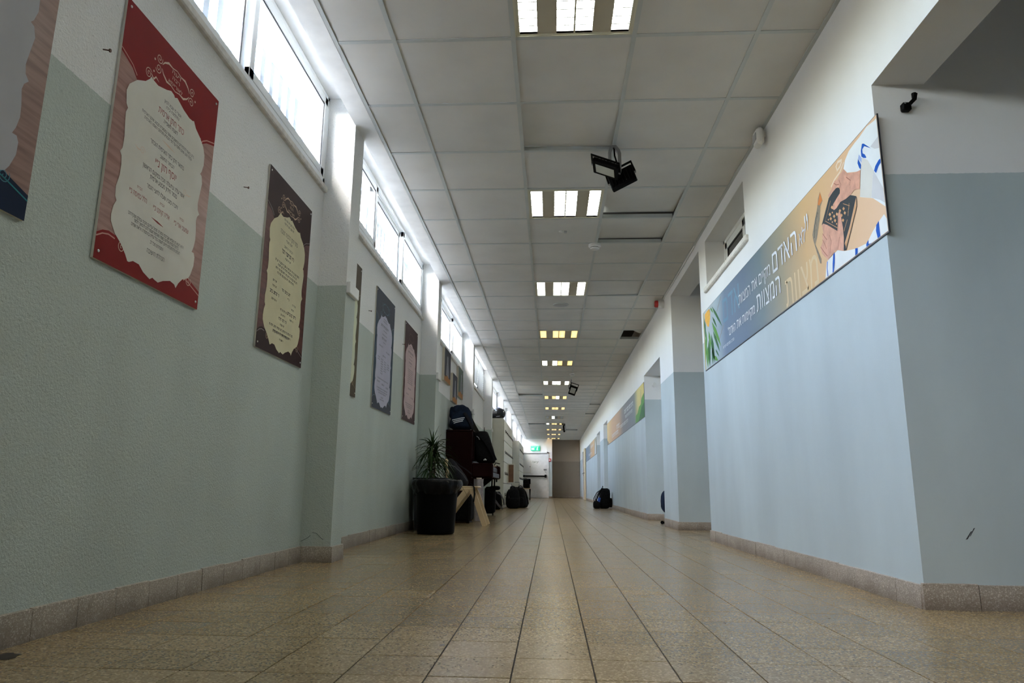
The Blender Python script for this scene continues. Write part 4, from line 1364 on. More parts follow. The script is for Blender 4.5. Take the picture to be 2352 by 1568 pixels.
S.poly('hill2', [(10.475, 1.486), (11.2, 1.486), (11.0, 1.56), (10.8, 1.66), (10.475, 1.70)], 2)
S.stroke('tower', [(10.83, 1.72), (10.86, 1.94)], [.05, .02], 2)
S.poly('tower', [(16.9, 1.486), (17.425, 1.486), (17.425, 1.60), (17.2, 1.56)], 2)
for k, (ya, yb_, z, h) in enumerate(((11.9, 13.4, 1.82, .07), (12.0, 13.2, 1.72, .05), (12.7, 14.2, 1.62, .055), (14.3, 15.0, 1.66, .09), (14.6, 16.2, 1.56, .075))):
    S.words('letters', ya, yb_, z, h, 2, 700 + k)
for k, mt, nme in (('bg', M['bn2'], 'background_print'), ('hill', cols['leaf_a'], 'hillside_print'), ('hill2', cols['leaf_b'], 'dark_hillside_print'), ('tower', cols['quill'], 'tower_print'), ('letters', cols['white'], 'lettering')):
    o = S.mb[k].build(nme, mt, root)
    if k != 'bg': o['kind'] = 'stuff'
# farthest banner
M['bn3'] = gradient_y('third_banner_print', [(21.6, srgb(116, 112, 92)), (22.6, srgb(150, 140, 110)), (22.9, srgb(206, 160, 104)), (24.8, srgb(190, 152, 112)), (25.6, srgb(100, 116, 132)), (28.1, srgb(92, 110, 132))])
root = thing('wall_banner', (XR, 24.9, 1.48), 'farthest banner, small, orange and slate beyond the two recesses', 'banner', 'printed banners along the right wall')
MB().box(XR - .005, XR + .001, 21.6, 28.05, 1.475, 2.0).build('panel', M['bn_edge'], root)
S = Sheet((PX1, 0, 0), (0, 1, 0), (0, 0, 1), (-1, 0, 0))
S.poly('bg', [(21.605, 1.48), (28.045, 1.48), (28.045, 1.996), (21.605, 1.996)], 0)
S.poly('fig', [(21.9, 1.50), (22.6, 1.50), (22.4, 1.80), (22.15, 1.92), (21.9, 1.75)], 1)
for k, (ya, yb_, z, h) in enumerate(((23.2, 24.8, 1.80, .08), (24.2, 26.2, 1.60, .07))):
    S.words('letters', ya, yb_, z, h, 2, 800 + k)
for k, mt, nme in (('bg', M['bn3'], 'background_print'), ('fig', cols['cloth3'], 'figure_print'), ('letters', cols['white'], 'lettering')):
    o = S.mb[k].build(nme, mt, root)
    if k == 'letters': o['kind'] = 'stuff'

# ================================================================ things hung from ceiling and walls
def rotm(rx=0, ry_=0, rz=0):
    return Matrix.Rotation(rz, 4, 'Z') @ Matrix.Rotation(ry_, 4, 'Y') @ Matrix.Rotation(rx, 4, 'X')


def put(mb_, mat, loc):
    return mb_.xform(Matrix.Translation(Vector(loc)) @ mat)


def flood_head(root, loc, rot, w=.19, h=.135, t=.036):
    body = MB().bbox(-w / 2, w / 2, -t / 2, t / 2, -h / 2, h / 2, .006)
    for k in range(7):   # cooling fins on the back
        x = -w * .38 + k * w * .76 / 6
        body.box(x - .003, x + .003, t / 2, t / 2 + .014, -h * .36, h * .36)
    head = put(body, rot, loc).build('lamp_head', M['black'], root)
    put(MB().box(-w * .36, w * .36, -t / 2 - .002, -t / 2, -h * .30, h * .30), rot, loc).build('lens', M['flood_face'], head)
    yk = MB().strap([(-w / 2 - .004, 0, 0), (-w / 2 - .006, .0, h * .75), (w / 2 + .006, .0, h * .75), (w / 2 + .004, 0, 0)], .02, .004, (0, 1, 0))
    put(yk, rot, loc).build('yoke', M['black'], head)
    bo = MB()
    for sx in (-1, 1):
        bo.tube([(sx * w / 2, 0, 0), (sx * (w / 2 + .012), 0, 0)], .008, 8)
    put(bo, rot, loc).build('bolt', M['grey_metal'], head, smooth=40)['kind'] = 'stuff'
    return head


R_ = math.radians
fx, fy = .435, 4.47
t = thing('floodlight', (fx, fy, ZC), 'double black floodlight on a grey bracket, nearest on the ceiling', 'floodlight', 'floodlights under the ceiling')
MB().strap([(fx - .030, fy, ZC - .175), (fx - .030, fy, ZC - .05), (fx - .018, fy, ZC - .012), (fx + .004, fy, ZC - .003), (fx + .03, fy, ZC - .04), (fx + .036, fy, ZC - .06), (fx + .036, fy, ZC - .19)], .022, .03, (0, 1, 0)).build('bracket', M['grey_metal'], t)
flood_head(t, (fx - .06, fy - .05, ZC - .19), rotm(R_(76), R_(26), R_(-14)))
flood_head(t, (fx + .055, fy + .03, ZC - .225), rotm(R_(15), R_(20), R_(160)), .18, .14)
MB().tube([(fx, fy, ZC), (fx + .004, fy + .004, ZC - .07), (fx + .022, fy, ZC - .14), (fx + .012, fy - .01, ZC - .2)], .006, 6).tube([(fx - .09, fy - .04, ZC - .15), (fx - .05, fy - .05, ZC - .135), (fx - .015, fy - .03, ZC - .17), (fx + .012, fy - .01, ZC - .2)], .005, 6).build('cable', M['black'], t, smooth=50)['kind'] = 'stuff'
fx, fy = .44, 15.0
t = thing('floodlight', (fx, fy, ZC), 'single black floodlight on a thin pole, second along the ceiling', 'floodlight', 'floodlights under the ceiling')
MB().tube([(fx, fy, ZC), (fx - .005, fy, ZC - .14)], .012, 8).tube([(fx - .03, fy, ZC - .14), (fx + .03, fy, ZC - .14)], .02, 8).build('pole', M['grey_metal'], t, smooth=40)
flood_head(t, (fx + .03, fy - .04, ZC - .24), rotm(R_(20), R_(18), R_(4)), .15, .20)
MB().tube([(fx, fy - .01, ZC - .10), (fx - .06, fy - .02, ZC - .13), (fx - .05, fy - .03, ZC - .2), (fx - .02, fy - .03, ZC - .22)], .006, 6).build('cable', M['black'], t, smooth=50)
fx, fy = .43, 25.2
t = thing('floodlight', (fx, fy, ZC), 'single black floodlight seen edge on, farthest along the ceiling', 'floodlight', 'floodlights under the ceiling')
MB().tube([(fx, fy, ZC), (fx, fy, ZC - .08)], .014, 8).strap([(fx - .06, fy, ZC - .01), (fx + .02, fy, ZC - .09)], .02, .01, (0, 1, 0)).build('pole', M['black'], t)
flood_head(t, (fx + .05, fy, ZC - .18), rotm(0, R_(60), R_(75)), .24, .20, .05)

for x, y, lb in ((.425, 6.46, 'white round smoke detector, nearer of the two, on the grid beside a lifted board'), (.44, 14.2, 'white round smoke detector, farther one, just before the second floodlight')):
    t = thing('smoke_detector', (x, y, ZC), lb, 'smoke detector', 'smoke detectors')
    MB().lathe([(.060, 0), (.060, -.020), (.052, -.026), (.048, -.030)], (x, y, ZC), 24).build('base', M['plastic_w'], t, smooth=40)
    MB().lathe([(.040, -.030), (.040, -.036)], (x, y, ZC), 24).build('vent', M['alu_dark'], t, smooth=40)
    MB().lathe([(.046, -.036), (.042, -.046), (.028, -.052)], (x, y, ZC), 24).build('cap', M['plastic_w'], t, smooth=40)
t = thing('ceiling_speaker', (.129, 8.72, ZC), 'round grey speaker grille set in a ceiling board', 'speaker')
MB().lathe([(.100, .004), (.098, -.004), (.090, -.006)], (.129, 8.72, ZC), 32).build('rim', M['tee'], t, smooth=40)
MB().lathe([(.089, -.0055), (.060, -.009), (.001, -.010)], (.129, 8.72, ZC), 32).build('grille', M['plastic_g'], t, smooth=40)
t = thing('motion_sensor', (.137, 6.10, ZC), 'tiny square sensor in the board after the second ceiling light', 'sensor')
MB().bbox(.125, .149, 6.088, 6.112, ZC - .012, ZC + .005, .002).build('body', M['plastic_g'], t)
MB().lathe([(.020, .0045), (.019, -.002)], (.095, 6.10, ZC), 16).build('indicator', M['plastic_w'], t, smooth=40)
t = thing('motion_detector', (1.365, 4.26, 2.62), 'white motion detector high on the right wall by the ceiling edge', 'detector')
MB().bbox(1.322, 1.370, 4.205, 4.305, 2.600, 2.718, .016).build('body', M['plastic_w'], t, smooth=40)
MB().box(1.372, 1.389, 4.24, 4.28, 2.66, 2.70).build('mount', M['plastic_w'], t)
MB().bbox(1.316, 1.324, 4.222, 4.288, 2.635, 2.685, .003).build('lens', M['plastic_g'], t)
t = thing('alarm_beacon', (1.39, 8.45, 2.68), 'fire alarm beacon with red lens on the right wall below the ceiling', 'alarm')
ax = lambda prof: [(r, z) for r, z in prof]


def lathe_x(prof, c, seg=20):
    mb_ = MB().lathe([(r, z) for r, z in prof], (0, 0, 0), seg)
    return mb_.xform(Matrix.Translation(Vector(c)) @ Matrix.Rotation(-PI / 2, 4, 'Y'))


def lathe_y(prof, c, seg=20):
    mb_ = MB().lathe([(r, z) for r, z in prof], (0, 0, 0), seg)
    return mb_.xform(Matrix.Translation(Vector(c)) @ Matrix.Rotation(PI / 2, 4, 'X'))


lathe_x([(.052, .001), (.052, .03), (.048, .032), (.048, .06), (.046, .07)], (1.389, 8.45, 2.665)).build('base', M['plastic_w'], t, smooth=40)
lathe_x([(.044, .07), (.044, .10), (.034, .112)], (1.389, 8.45, 2.665)).build('lens', M['red'], t, smooth=40)
o = MB().tube([(1.381, 8.40, 2.715), (1.381, 8.2, 2.722), (1.381, 7.4, 2.722), (1.381, 6.5, 2.723)], .007, 6)
tag(o.build('cable', M['plastic_w'], org=(1.381, 7.4, 2.715), smooth=50), 'white cable running along the right ceiling edge to the alarm beacon', 'cable')
t = thing('door_hook', (1.525, 2.83, 2.03), 'small black door catch on the near grey return wall', 'door hook')
MB().bbox(1.498, 1.535, 2.80, 2.829, 2.015, 2.052, .005).build('base', M['black'], t, smooth=40)
MB().strap([(1.53, 2.805, 2.045), (1.545, 2.795, 2.060), (1.548, 2.79, 2.085)], .016, .010, (0, 1, 0)).tube([(1.548, 2.80, 2.068), (1.548, 2.80, 2.09)], .010, 10).build('arm', M['black'], t, smooth=40)
MB().blob((1.507, 2.797, 2.045), (.004, .004, .004), 1, 1, 8, 6).build('screw', M['grey_metal'], t, smooth=60)
t = thing('door_stop', (1.53, 10.45, 1.95), 'white knob door stop on the side of the first door recess', 'door stop')
lathe_y([(.03, .001), (.03, .008), (.012, .012), (.012, .06), (.028, .065), (.028, .085)], (1.53, 10.449, 1.95), 16).build('knob', M['plastic_w'], t, smooth=40)

# at the far end
t = thing('exit_sign', (-.74, Y_END, 2.2), 'lit green exit sign above the far door', 'exit sign')
MB().bbox(-.955, -.525, Y_END - .07, Y_END - .001, 2.18, 2.40, .006).build('housing', M['green'], t)
S = Sheet((0, Y_END - .0702, 0), (1, 0, 0), (0, 0, 1), (0, -1, 0))
S.text('w', 'יציאה', .02, -.93, -.56, 2.325, .05, 1)
S.poly('w', [(-.92, 2.22), (-.78, 2.22), (-.78, 2.30), (-.92, 2.30)], 1)
S.poly('w', [(-.68, 2.20), (-.60, 2.20), (-.63, 2.25), (-.61, 2.30), (-.66, 2.31)], 1)
S.mb['w'].build('lettering', M['stripe'], t)['kind'] = 'stuff'
t = thing('door_sign', (-.735, Y_END - .04, 1.56), 'white sign with dark green word on the exit door', 'sign')
MB().box(-.895, -.575, Y_END - .045, Y_END - .0405, 1.56, 1.72).build('plate', M['plastic_w'], t)
S = Sheet((0, Y_END - .0452, 0), (1, 0, 0), (0, 0, 1), (0, -1, 0))
S.text('w', 'יציאה', .02, -.88, -.59, 1.595, .10, 1)
S.mb['w'].build('lettering', M['green_d'], t)['kind'] = 'stuff'
t = thing('call_point', (-.06, Y_END, 1.68), 'red fire alarm call point right of the exit door', 'call point')
MB().bbox(-.125, .005, Y_END - .05, Y_END - .001, 1.68, 1.82, .006).build('housing', M['red'], t)
MB().box(-.095, -.025, Y_END - .053, Y_END - .05, 1.72, 1.78).build('glass', M['plastic_w'], t)
t = thing('wall_cabinet', (-1.05, 29.6, 1.07), 'white metal service cabinet projecting from a pillar before the exit door', 'cabinet')
MB().bbox(-1.262, -.83, 29.52, 29.70, 1.07, 1.56, .004).build('body', M['locker'], t)
dd = MB().bbox(-1.25, -.845, 29.505, 29.52, 1.085, 1.545, .003).build('door', M['plastic_w'], t)
MB().box(-.87, -.85, 29.49, 29.505, 1.29, 1.34).build('handle', M['black'], dd)

# ================================================================ bags
def backpack(loc, rz, w, d, h, mat, label, cat='backpack', group=None, lean=(0, 0), seed=1, trim='strap', tilt=0., pocket=True, name='backpack', straps=True):
    root = thing(name, loc, label, cat, group)
    X = Matrix.Translation(Vector(loc)) @ Matrix.Rotation(rz, 4, 'Z') @ Matrix.Rotation(tilt, 4, 'X')
    lx, ly = lean
    B = lambda mb_: mb_.xform(X)
    body = B(MB().blob((0, 0, h / 2), (w / 2, d / 2, h / 2), .42, .5, 30, 18, .018, seed, 7, .22, lean)).build('body', M[mat], root, smooth=70)
    if pocket:
        B(MB().blob((lx * .25, -d * .46 + ly * .25, h * .30), (w * .37, d * .20, h * .24), .4, .5, 22, 12, .008, seed + 3, 9)).build('front_pocket', M[mat], root, smooth=70)
    za = [(w * .40 * math.cos(a) + lx * (.5 + .45 * math.sin(a)), -d * .30 * (1 - .5 * math.sin(a)) + ly * (.5 + .45 * math.sin(a)), h * (.52 + .44 * math.sin(a))) for a in [PI * k / 12 for k in range(13)]]
    B(MB().tube(za, .005, 6)).build('zipper', M[trim], root, smooth=60)
    hz = h * .97
    B(MB().strap([(lx - .05, ly + d * .2, hz), (lx - .045, ly + d * .2, hz + .05), (lx, ly + d * .2, hz + .065), (lx + .045, ly + d * .2, hz + .05), (lx + .05, ly + d * .2, hz)], .022, .006, (0, 1, 0))).build('handle', M['black_fab'], root)
    for s in ((-1, 1) if straps else ()):
        x = s * w * .24
        pts = [(x * .8 + lx, d * .30 + ly, h * .95), (x + lx * .8, d * .52 + ly * .8 + .03, h * .80), (x * 1.15 + lx * .5, d * .55 + .07, h * .5), (x * 1.2, d * .55 + .05, h * .22), (x * 1.1, d * .42, h * .07)]
        B(MB().strap(pts, .055, .010, (0, 1, .15))).build('shoulder_strap', M['black_fab'], root)
    return root


# right side: backpack slumped against the wall
t = backpack((1.20, 16.45, 0), R_(96), .36, .26, .44, 'black_fab', 'black backpack slumped against the right wall with a blue bottle', seed=2, lean=(0, -.03))
MB().blob((1.03, 16.30, .085), (.085, .10, .085), .5, .6, 20, 12, .012, 5, 9).build('side_pouch', M['black_fab'], t, smooth=70)
MB().tube([(1.06, 16.24, .12), (1.09, 16.25, .24)], .03, 12).build('bottle', M['blue'], t, smooth=40)
MB().strap([(1.16, 16.30, .45), (1.08, 16.26, .33), (1.02, 16.24, .20), (1.00, 16.22, .06)], .045, .010, (1, -.4, .4)).build('loose_strap', M['black_fab'], t)
# bag peeping out from behind the grey pier
t = thing('rolling_bag', (1.50, 9.25, 0), 'black wheeled bag mostly hidden behind the grey pier on the right', 'bag')
MB().blob((1.535, 9.25, .28), (.135, .13, .15), .6, .7, 24, 14, .01, 4, 8, 0, (0, 0)).build('body', M['navy'], t, smooth=70)
MB().strap([(1.60, 9.25, .20), (1.60, 9.25, .02), (1.42, 9.25, .02)], .03, .012, (0, 1, 0)).build('frame', M['black'], t)
lathe_y([(.022, 0), (.022, .02)], (1.405, 9.26, .022), 12).build('wheel', M['black'], t, smooth=40)

# left side, by the lockers
t = thing('duffel_bag', (-1.08, 14.72, 0), 'black bag with grey straps leaning beside the near end of the lockers', 'bag')
MB().blob((-1.11, 14.72, .18), (.12, .15, .18), .5, .6, 24, 14, .015, 9, 7, .3).build('body', M['black_fab'], t, smooth=70)
MB().strap([(-1.17, 14.55, .33), (-1.14, 14.53, .20), (-1.06, 14.55, .09), (-.98, 14.6, .01)], .04, .008, (0, -1, .3)).build('strap', M['strap'], t)
MB().strap([(-1.10, 14.57, .34), (-1.02, 14.58, .30), (-.97, 14.62, .20), (-.96, 14.66, .10)], .03, .008, (1, -1, .2)).build('strap', M['strap'], t)
backpack((-.82, 15.60, 0), R_(20), .29, .25, .42, 'black_fab', 'black backpack with grey piping on the floor, leftmost of the pair before the lockers', group='backpacks on the floor by the lockers', seed=11)
backpack((-.66, 16.25, 0), R_(-15), .28, .26, .43, 'black_fab', 'black backpack on the floor nearest the corridor middle, before the lockers', group='backpacks on the floor by the lockers', seed=14, lean=(-.05, 0))
t = thing('suitcase', (-.82, 16.95, 0), 'dark suitcase with raised handle standing behind the black backpacks', 'suitcase')
MB().bbox(-.97, -.67, 16.85, 17.05, .03, .46, .03).build('shell', M['charcoal'], t, smooth=40)
MB().tube([(-.93, 16.95, .45), (-.93, 16.95, .57), (-.75, 16.95, .57), (-.75, 16.95, .45)], .009, 8).build('handle', M['grey_metal'], t, smooth=40)
for sx in (-.95, -.69):
    lathe_x([(.028, 0), (.028, .02)], (sx, 16.9, .028), 12).build('wheel', M['black'], t, smooth=40)

# ---------------------------------------------------------------- lockers
M['lock'] = mk('dark_padlock', (.07, .065, .06), .4, metal=.4)
for y0, y1, lb in ((15.20, 18.42, 'cream bank of small lockers under the motorcycle helmet'), (22.50, 25.82, 'cream bank of small lockers farther along the left wall')):
    x0, x1, h = XL + .004, -1.025, 1.915
    t = thing('locker_bank', ((x0 + x1) / 2, (y0 + y1) / 2, 0), lb, 'lockers', 'locker banks')
    MB().bbox(x0, x1, y0, y1, .06, h, .004).box(x0 + .02, x1 - .03, y0 + .02, y1 - .02, 0, .06).build('body', M['locker'], t)
    MB().box(x1 - .002, x1 + .0008, y0 + .01, y1 - .01, .075, h - .015).build('carcass_front', M['locker_d'], t)
    cols_, rows_ = 8, 4
    cw, rh = (y1 - y0) / cols_, (h - .10) / rows_
    door_m = MB().bbox(0, .018, .006, cw - .006, .006, rh - .006, .003).mesh('door', M['locker'])
    lock_m = MB().box(.018, .030, cw - .058, cw - .038, rh * .45, rh * .54).tube([(.034, cw - .048, rh * .40), (.034, cw - .048, rh * .46)], .010, 8).mesh('lock', M['lock'])
    for c in range(cols_):
        for r in range(rows_):
            first = y0 < 20
            if first and (c, r) == (3, 1):
                MB().box(x1 - .0005, x1 + .001, y0 + c * cw + .012, y0 + (c + 1) * cw - .012, .08 + r * rh + .01, .08 + (r + 1) * rh - .01).build('dark_compartment', M['locker_d'], t)
                od = MB().bbox(x1 + .002, x1 + .19, y0 + c * cw - .012, y0 + c * cw + .006, .08 + r * rh + .006, .08 + (r + 1) * rh - .006, .003).build('open_door', M['locker'], t)
                MB().box(x1 + .05, x1 + .165, y0 + c * cw - .016, y0 + c * cw - .012, .08 + r * rh + .03, .08 + (r + 1) * rh - .03).build('dark_panel', M['wood_brown'], od)
                continue
            o = bpy.data.objects.new('door', door_m)
            COL.objects.link(o); o.parent = t
            o.location = Vector((x1 + .001, y0 + c * cw, .08 + r * rh)) - ORG[t]
            k = bpy.data.objects.new('lock', lock_m)
            COL.objects.link(k); k.parent = o
# helmet
hx, hy, hz = -1.15, 15.50, 1.916
t = thing('motorcycle_helmet', (hx, hy, hz), 'black motorcycle helmet with smoked visor on top of the lockers', 'helmet')
MB().blob((hx, hy, hz + .127), (.150, .125, .127), .95, 1, 32, 20).blob((hx - .085, hy, hz + .062), (.085, .092, .055), .7, .9, 24, 12).build('shell', M['helmet'], t, smooth=70)
vis = MB()
vv, ff = [], []
for j in range(7):
    ph = R_(-8 + 38 * j / 6)
    for i in range(15):
        th = R_(180 - 78 + 156 * i / 14)
        vv.append((hx + .1545 * math.cos(ph) * math.cos(th), hy + .1295 * math.cos(ph) * math.sin(th), hz + .122 + .131 * math.sin(ph)))
for j in range(6):
    for i in range(14):
        ff.append((j * 15 + i, j * 15 + i + 1, (j + 1) * 15 + i + 1, (j + 1) * 15 + i))
vis.add(vv, ff).build('visor', M['visor'], t, smooth=70)
MB().strap([(hx - .05, hy - .122, hz + .05), (hx - .01, hy - .124, hz + .055), (hx + .03, hy - .12, hz + .06)], .012, .004, (0, -1, 0)).build('badge', M['stripe'], t)
MB().bbox(hx - .03, hx + .03, hy - .02, hy + .02, hz + .246, hz + .262, .005).build('vent', M['blue'], t, smooth=40)

# ---------------------------------------------------------------- upright piano heaped with bags
t = thing('upright_piano', (-1.26, 10.38, 0), 'dark maroon upright piano against the left wall, heaped with bags', 'piano')
ya, yb_ = 9.66, 11.10
MB().bbox(XL + .006, -1.085, ya + .02, yb_ - .02, .10, 1.185, .006).build('case', M['maroon'], t)
MB().bbox(XL + .004, -1.065, ya, yb_, 1.185, 1.21, .006).build('lid', M['maroon'], t)
for yy in (ya, yb_ - .05):
    MB().bbox(XL + .004, -1.075, yy, yy + .05, .0, 1.185, .006).build('side_panel', M['maroon'], t)
    MB().bbox(-1.085, -.785, yy, yy + .05, .56, .76, .02).build('key_cheek', M['maroon'], t, smooth=40)
    MB().add([(-1.075, yy, .42), (-1.075, yy, .56), (-.90, yy, .56), (-1.075, yy + .05, .42), (-1.075, yy + .05, .56), (-.90, yy + .05, .56)], [(0, 1, 2), (5, 4, 3), (0, 3, 4, 1), (1, 4, 5, 2), (2, 5, 3, 0)]).build('bracket', M['maroon'], t)
MB().bbox(-1.085, -.80, ya + .05, yb_ - .05, .57, .64, .008).build('keybed', M['maroon'], t)
MB().bbox(-1.085, -.83, ya + .05, yb_ - .05, .64, .735, .02).build('fallboard', M['maroon'], t, smooth=40)
MB().bbox(-1.085, -1.06, ya + .10, yb_ - .10, .80, 1.12, .006).build('upper_panel', M['maroon'], t)
MB().bbox(-1.085, -1.065, ya + .08, yb_ - .08, .12, .54, .006).build('lower_panel', M['maroon'], t)
pd = MB()
for k in (-.08, .0, .08):
    MB().bbox(-1.07, -.97, 10.38 + k - .015, 10.38 + k + .015, .05, .065, .004).build('pedal', M['grey_metal'], t)

t = thing('duffel_bag', (-1.26, 9.86, 1.21), 'navy sports bag with three white stripes on top of the piano', 'bag')
MB().blob((-1.262, 9.90, 1.375), (.172, .22, .162), .6, .65, 34, 20, .030, 21, 6, .25).blob((-1.285, 9.88, 1.50), (.11, .14, .07), .8, .8, 24, 14, .02, 22, 8).build('body', M['navy'], t, smooth=70)
MB().blob((-1.385, 9.82, 1.46), (.04, .06, .09), .8, .8, 16, 10, .01, 3, 9).build('hood', M['navy'], t, smooth=70)
for k in range(3):
    z = 1.300 + k * .022
    MB().strap([(-1.365 + .012 * (2 - k), 9.672, z), (-1.30, 9.655, z + .012), (-1.235, 9.662, z + .028), (-1.205 + .012 * (k - 1), 9.680, z + .034)], .010, .004, (0, -1, 0)).build('stripe', M['stripe'], t)
MB().strap([(-1.20, 9.70, 1.45), (-1.14, 9.71, 1.36), (-1.10, 9.75, 1.27), (-1.085, 9.80, 1.215)], .05, .010, (.7, -.7, .2)).build('strap', M['charcoal'], t)
t = thing('carrying_case', (-1.12, 10.0, 1.2), 'long narrow dark case leaning off the piano top', 'case')
MB().strap([(-1.215, 10.16, 1.475), (-1.165, 10.14, 1.40), (-1.105, 10.12, 1.29), (-1.03, 10.10, 1.165)], .062, .05, (0, -1, 0)).build('body', M['olive'], t)
MB().strap([(-1.20, 10.16, 1.46), (-1.17, 10.16, 1.478), (-1.14, 10.16, 1.466)], .015, .006, (0, 0, 1)).build('loop', M['black_fab'], t)
MB().strap([(-1.03, 10.10, 1.18), (-1.00, 10.09, 1.13), (-.98, 10.08, 1.08)], .04, .012, (0, -1, 0)).build('strap', M['black_fab'], t)
t = backpack((-.905, 10.0, .762), R_(-86), .52, .30, .45, 'black_fab', 'big black backpack on the piano keyboard lid', seed=31, lean=(0, -.10), pocket=False, straps=False)
MB().strap([(-1.0, 9.74, 1.17), (-.90, 9.735, 1.05), (-.82, 9.74, .93), (-.76, 9.75, .80)], .045, .010, (.3, -1, .2)).build('shoulder_strap', M['black_fab'], t)
MB().blob((-.835, 9.90, .885), (.085, .15, .125), .7, .7, 24, 14, .018, 7, 9, .7, (-.07, 0)).build('side_pouch', M['black_fab'], t, smooth=70)
MB().tube([(-.92, 9.72, .80), (-.90, 9.715, .815), (-.885, 9.72, .80)], .010, 8).build('buckle', M['stripe'], t, smooth=50)
MB().tube([(-1.03, 9.76, 1.13), (-1.0, 9.74, 1.11), (-.985, 9.74, 1.08)], .004, 6).build('reflector_tab', M['stripe'], t, smooth=50)
t = thing('tote_bag', (-.85, 11.2, .55), 'small beige bag with dangling black straps at the far end of the piano', 'bag')
MB().bbox(-.93, -.84, 11.101, 11.20, .585, .77, .02).build('body', M['cream_plastic'], t, smooth=40)
for x, z in ((-.925, .40), (-.885, .35), (-.85, .52)):
    MB().strap([(x, 11.205, .775), (x + .005, 11.215, .68), (x - .005, 11.21, z)], .022, .006, (0, -1, 0)).build('strap', M['black_fab'], t)
MB().tube([(-.885, 11.14, .77), (-.87, 11.14, .815), (-.80, 11.13, .80)], .008, 6).build('loop', M['black_fab'], t, smooth=50)
t = thing('suitcase', (-.97, 11.5, 0), 'black upright case on the floor past the piano', 'suitcase')
MB().bbox(-1.06, -.895, 11.42, 11.66, .03, .45, .03).build('shell', M['black_fab'], t, smooth=40)
MB().blob((-.90, 11.50, .43), (.085, .10, .035), .6, .6, 18, 10).build('flap', M['black_fab'], t, smooth=60)
for sx in (-1.04, -.915):
    lathe_x([(.026, 0), (.026, .018)], (sx, 11.45, .027), 12).build('wheel', M['black'], t, smooth=40)
# plastic-wrapped roll standing below the keyboard
t = thing('wrapped_roll', (-.955, 9.48, 0), 'milky plastic-wrapped roll standing below the piano keyboard', 'roll')
vv, ff = [], []
for j in range(15):
    z = .004 + .54 * j / 14
    for i in range(28):
        a = 2 * PI * i / 28
        r = .062 + .006 * math.sin(a * 5 + z * 9) + .005 * noise.noise(Vector((math.cos(a) * 4, math.sin(a) * 4, z * 12)))
        vv.append((-.955 + r * math.cos(a), 9.46 + r * math.sin(a), z))
for j in range(14):
    for i in range(28):
        i2 = (i + 1) % 28
        ff.append((j * 28 + i, j * 28 + i2, (j + 1) * 28 + i2, (j + 1) * 28 + i))
ff.append(tuple(range(28))[::-1]); ff.append(tuple(14 * 28 + i for i in range(28)))
MB().add(vv, ff).build('wrap', M['film'], t, smooth=70)
MB().tube([(-.955, 9.46, .54), (-.955, 9.46, .56)], .035, 14).build('core', M['canvas_side'], t, smooth=40)

# ---------------------------------------------------------------- cream plastic chair, side on, with a bag on it
def cream_chair(label):
    t = thing('plastic_chair', (-1.0, 8.45, 0), label, 'chair')
    for y in (8.24, 8.62):
        MB().strap([(-.755, y, .0), (-.80, y, .12), (-.875, y, .33), (-.915, y, .415)], .055, .034, (0, 1, 0)).build('leg', M['cream_plastic'], t)
        MB().strap([(-1.275, y, .0), (-1.20, y, .10), (-1.05, y, .30), (-.965, y, .41)], .06, .034, (0, 1, 0)).build('leg', M['cream_plastic'], t)
        MB().bbox(-1.17, -.885, y - .018, y + .018, .395, .428, .008).build('side_rail', M['cream_plastic'], t, smooth=40)
        MB().strap([(-1.165, y, .41), (-1.185, y, .50), (-1.205, y, .60)], .035, .03, (0, 1, 0)).build('back_post', M['cream_plastic'], t)
    MB().bbox(-1.18, -.84, 8.235, 8.625, .425, .447, .010).build('seat', M['cream_plastic'], t, smooth=40)
    for k in range(5):
        y = 8.24 + k * .095
        MB().strap([(-1.182, y, .50), (-1.195, y, .58), (-1.215, y, .68), (-1.222, y, .74)], .055, .022, (1, 0, .1)).build('back_slat', M['cream_plastic'], t)
    MB().bbox(-1.238, -1.205, 8.21, 8.65, .72, .755, .012).build('top_rail', M['cream_plastic'], t, smooth=40)
    return t


cream_chair('cream plastic chair with splayed legs, between the bin and the piano')
t = thing('backpack', (-1.03, 8.42, .447), 'charcoal backpack slumped on the cream plastic chair', 'backpack')
X = Matrix.Translation((-1.055, 8.42, .45)) @ Matrix.Rotation(R_(-32), 4, 'Y')
MB().blob((0, 0, .155), (.105, .16, .19), .5, .55, 30, 18, .014, 41, 7, .25).xform(X).build('body', M['charcoal'], t, smooth=70)
MB().tube([(-.02, -.165, .31), (.06, -.178, .22), (.095, -.172, .10), (.10, -.155, .0)], .004, 6).xform(X).build('piping', M['strap'], t)
MB().strap([(-1.12, 8.30, .73), (-1.06, 8.26, .68), (-.98, 8.26, .63), (-.92, 8.28, .58)], .014, .006, (0, -1, .2)).build('shoulder_strap', M['charcoal'], t)
MB().strap([(-.93, 8.26, .47), (-.885, 8.215, .44), (-.875, 8.21, .36), (-.885, 8.215, .27)], .032, .008, (1, -.3, 0)).build('hanging_strap', M['black_fab'], t)
t = thing('instrument_case', (-1.15, 8.95, 0), 'black case lying on the floor behind the cream chair', 'case')
MB().bbox(-1.36, -.985, 8.82, 9.22, .02, .36, .03).build('shell', M['black_fab'], t, smooth=40)
MB().strap([(-1.05, 8.81, .36), (-1.0, 8.80, .39), (-.97, 8.80, .34)], .03, .008, (0, -1, 0)).build('handle', M['black'], t)
for sx in (-1.33, -1.02):
    MB().bbox(sx - .02, sx + .02, 8.84, 9.20, 0, .02, .004).build('foot', M['black'], t)

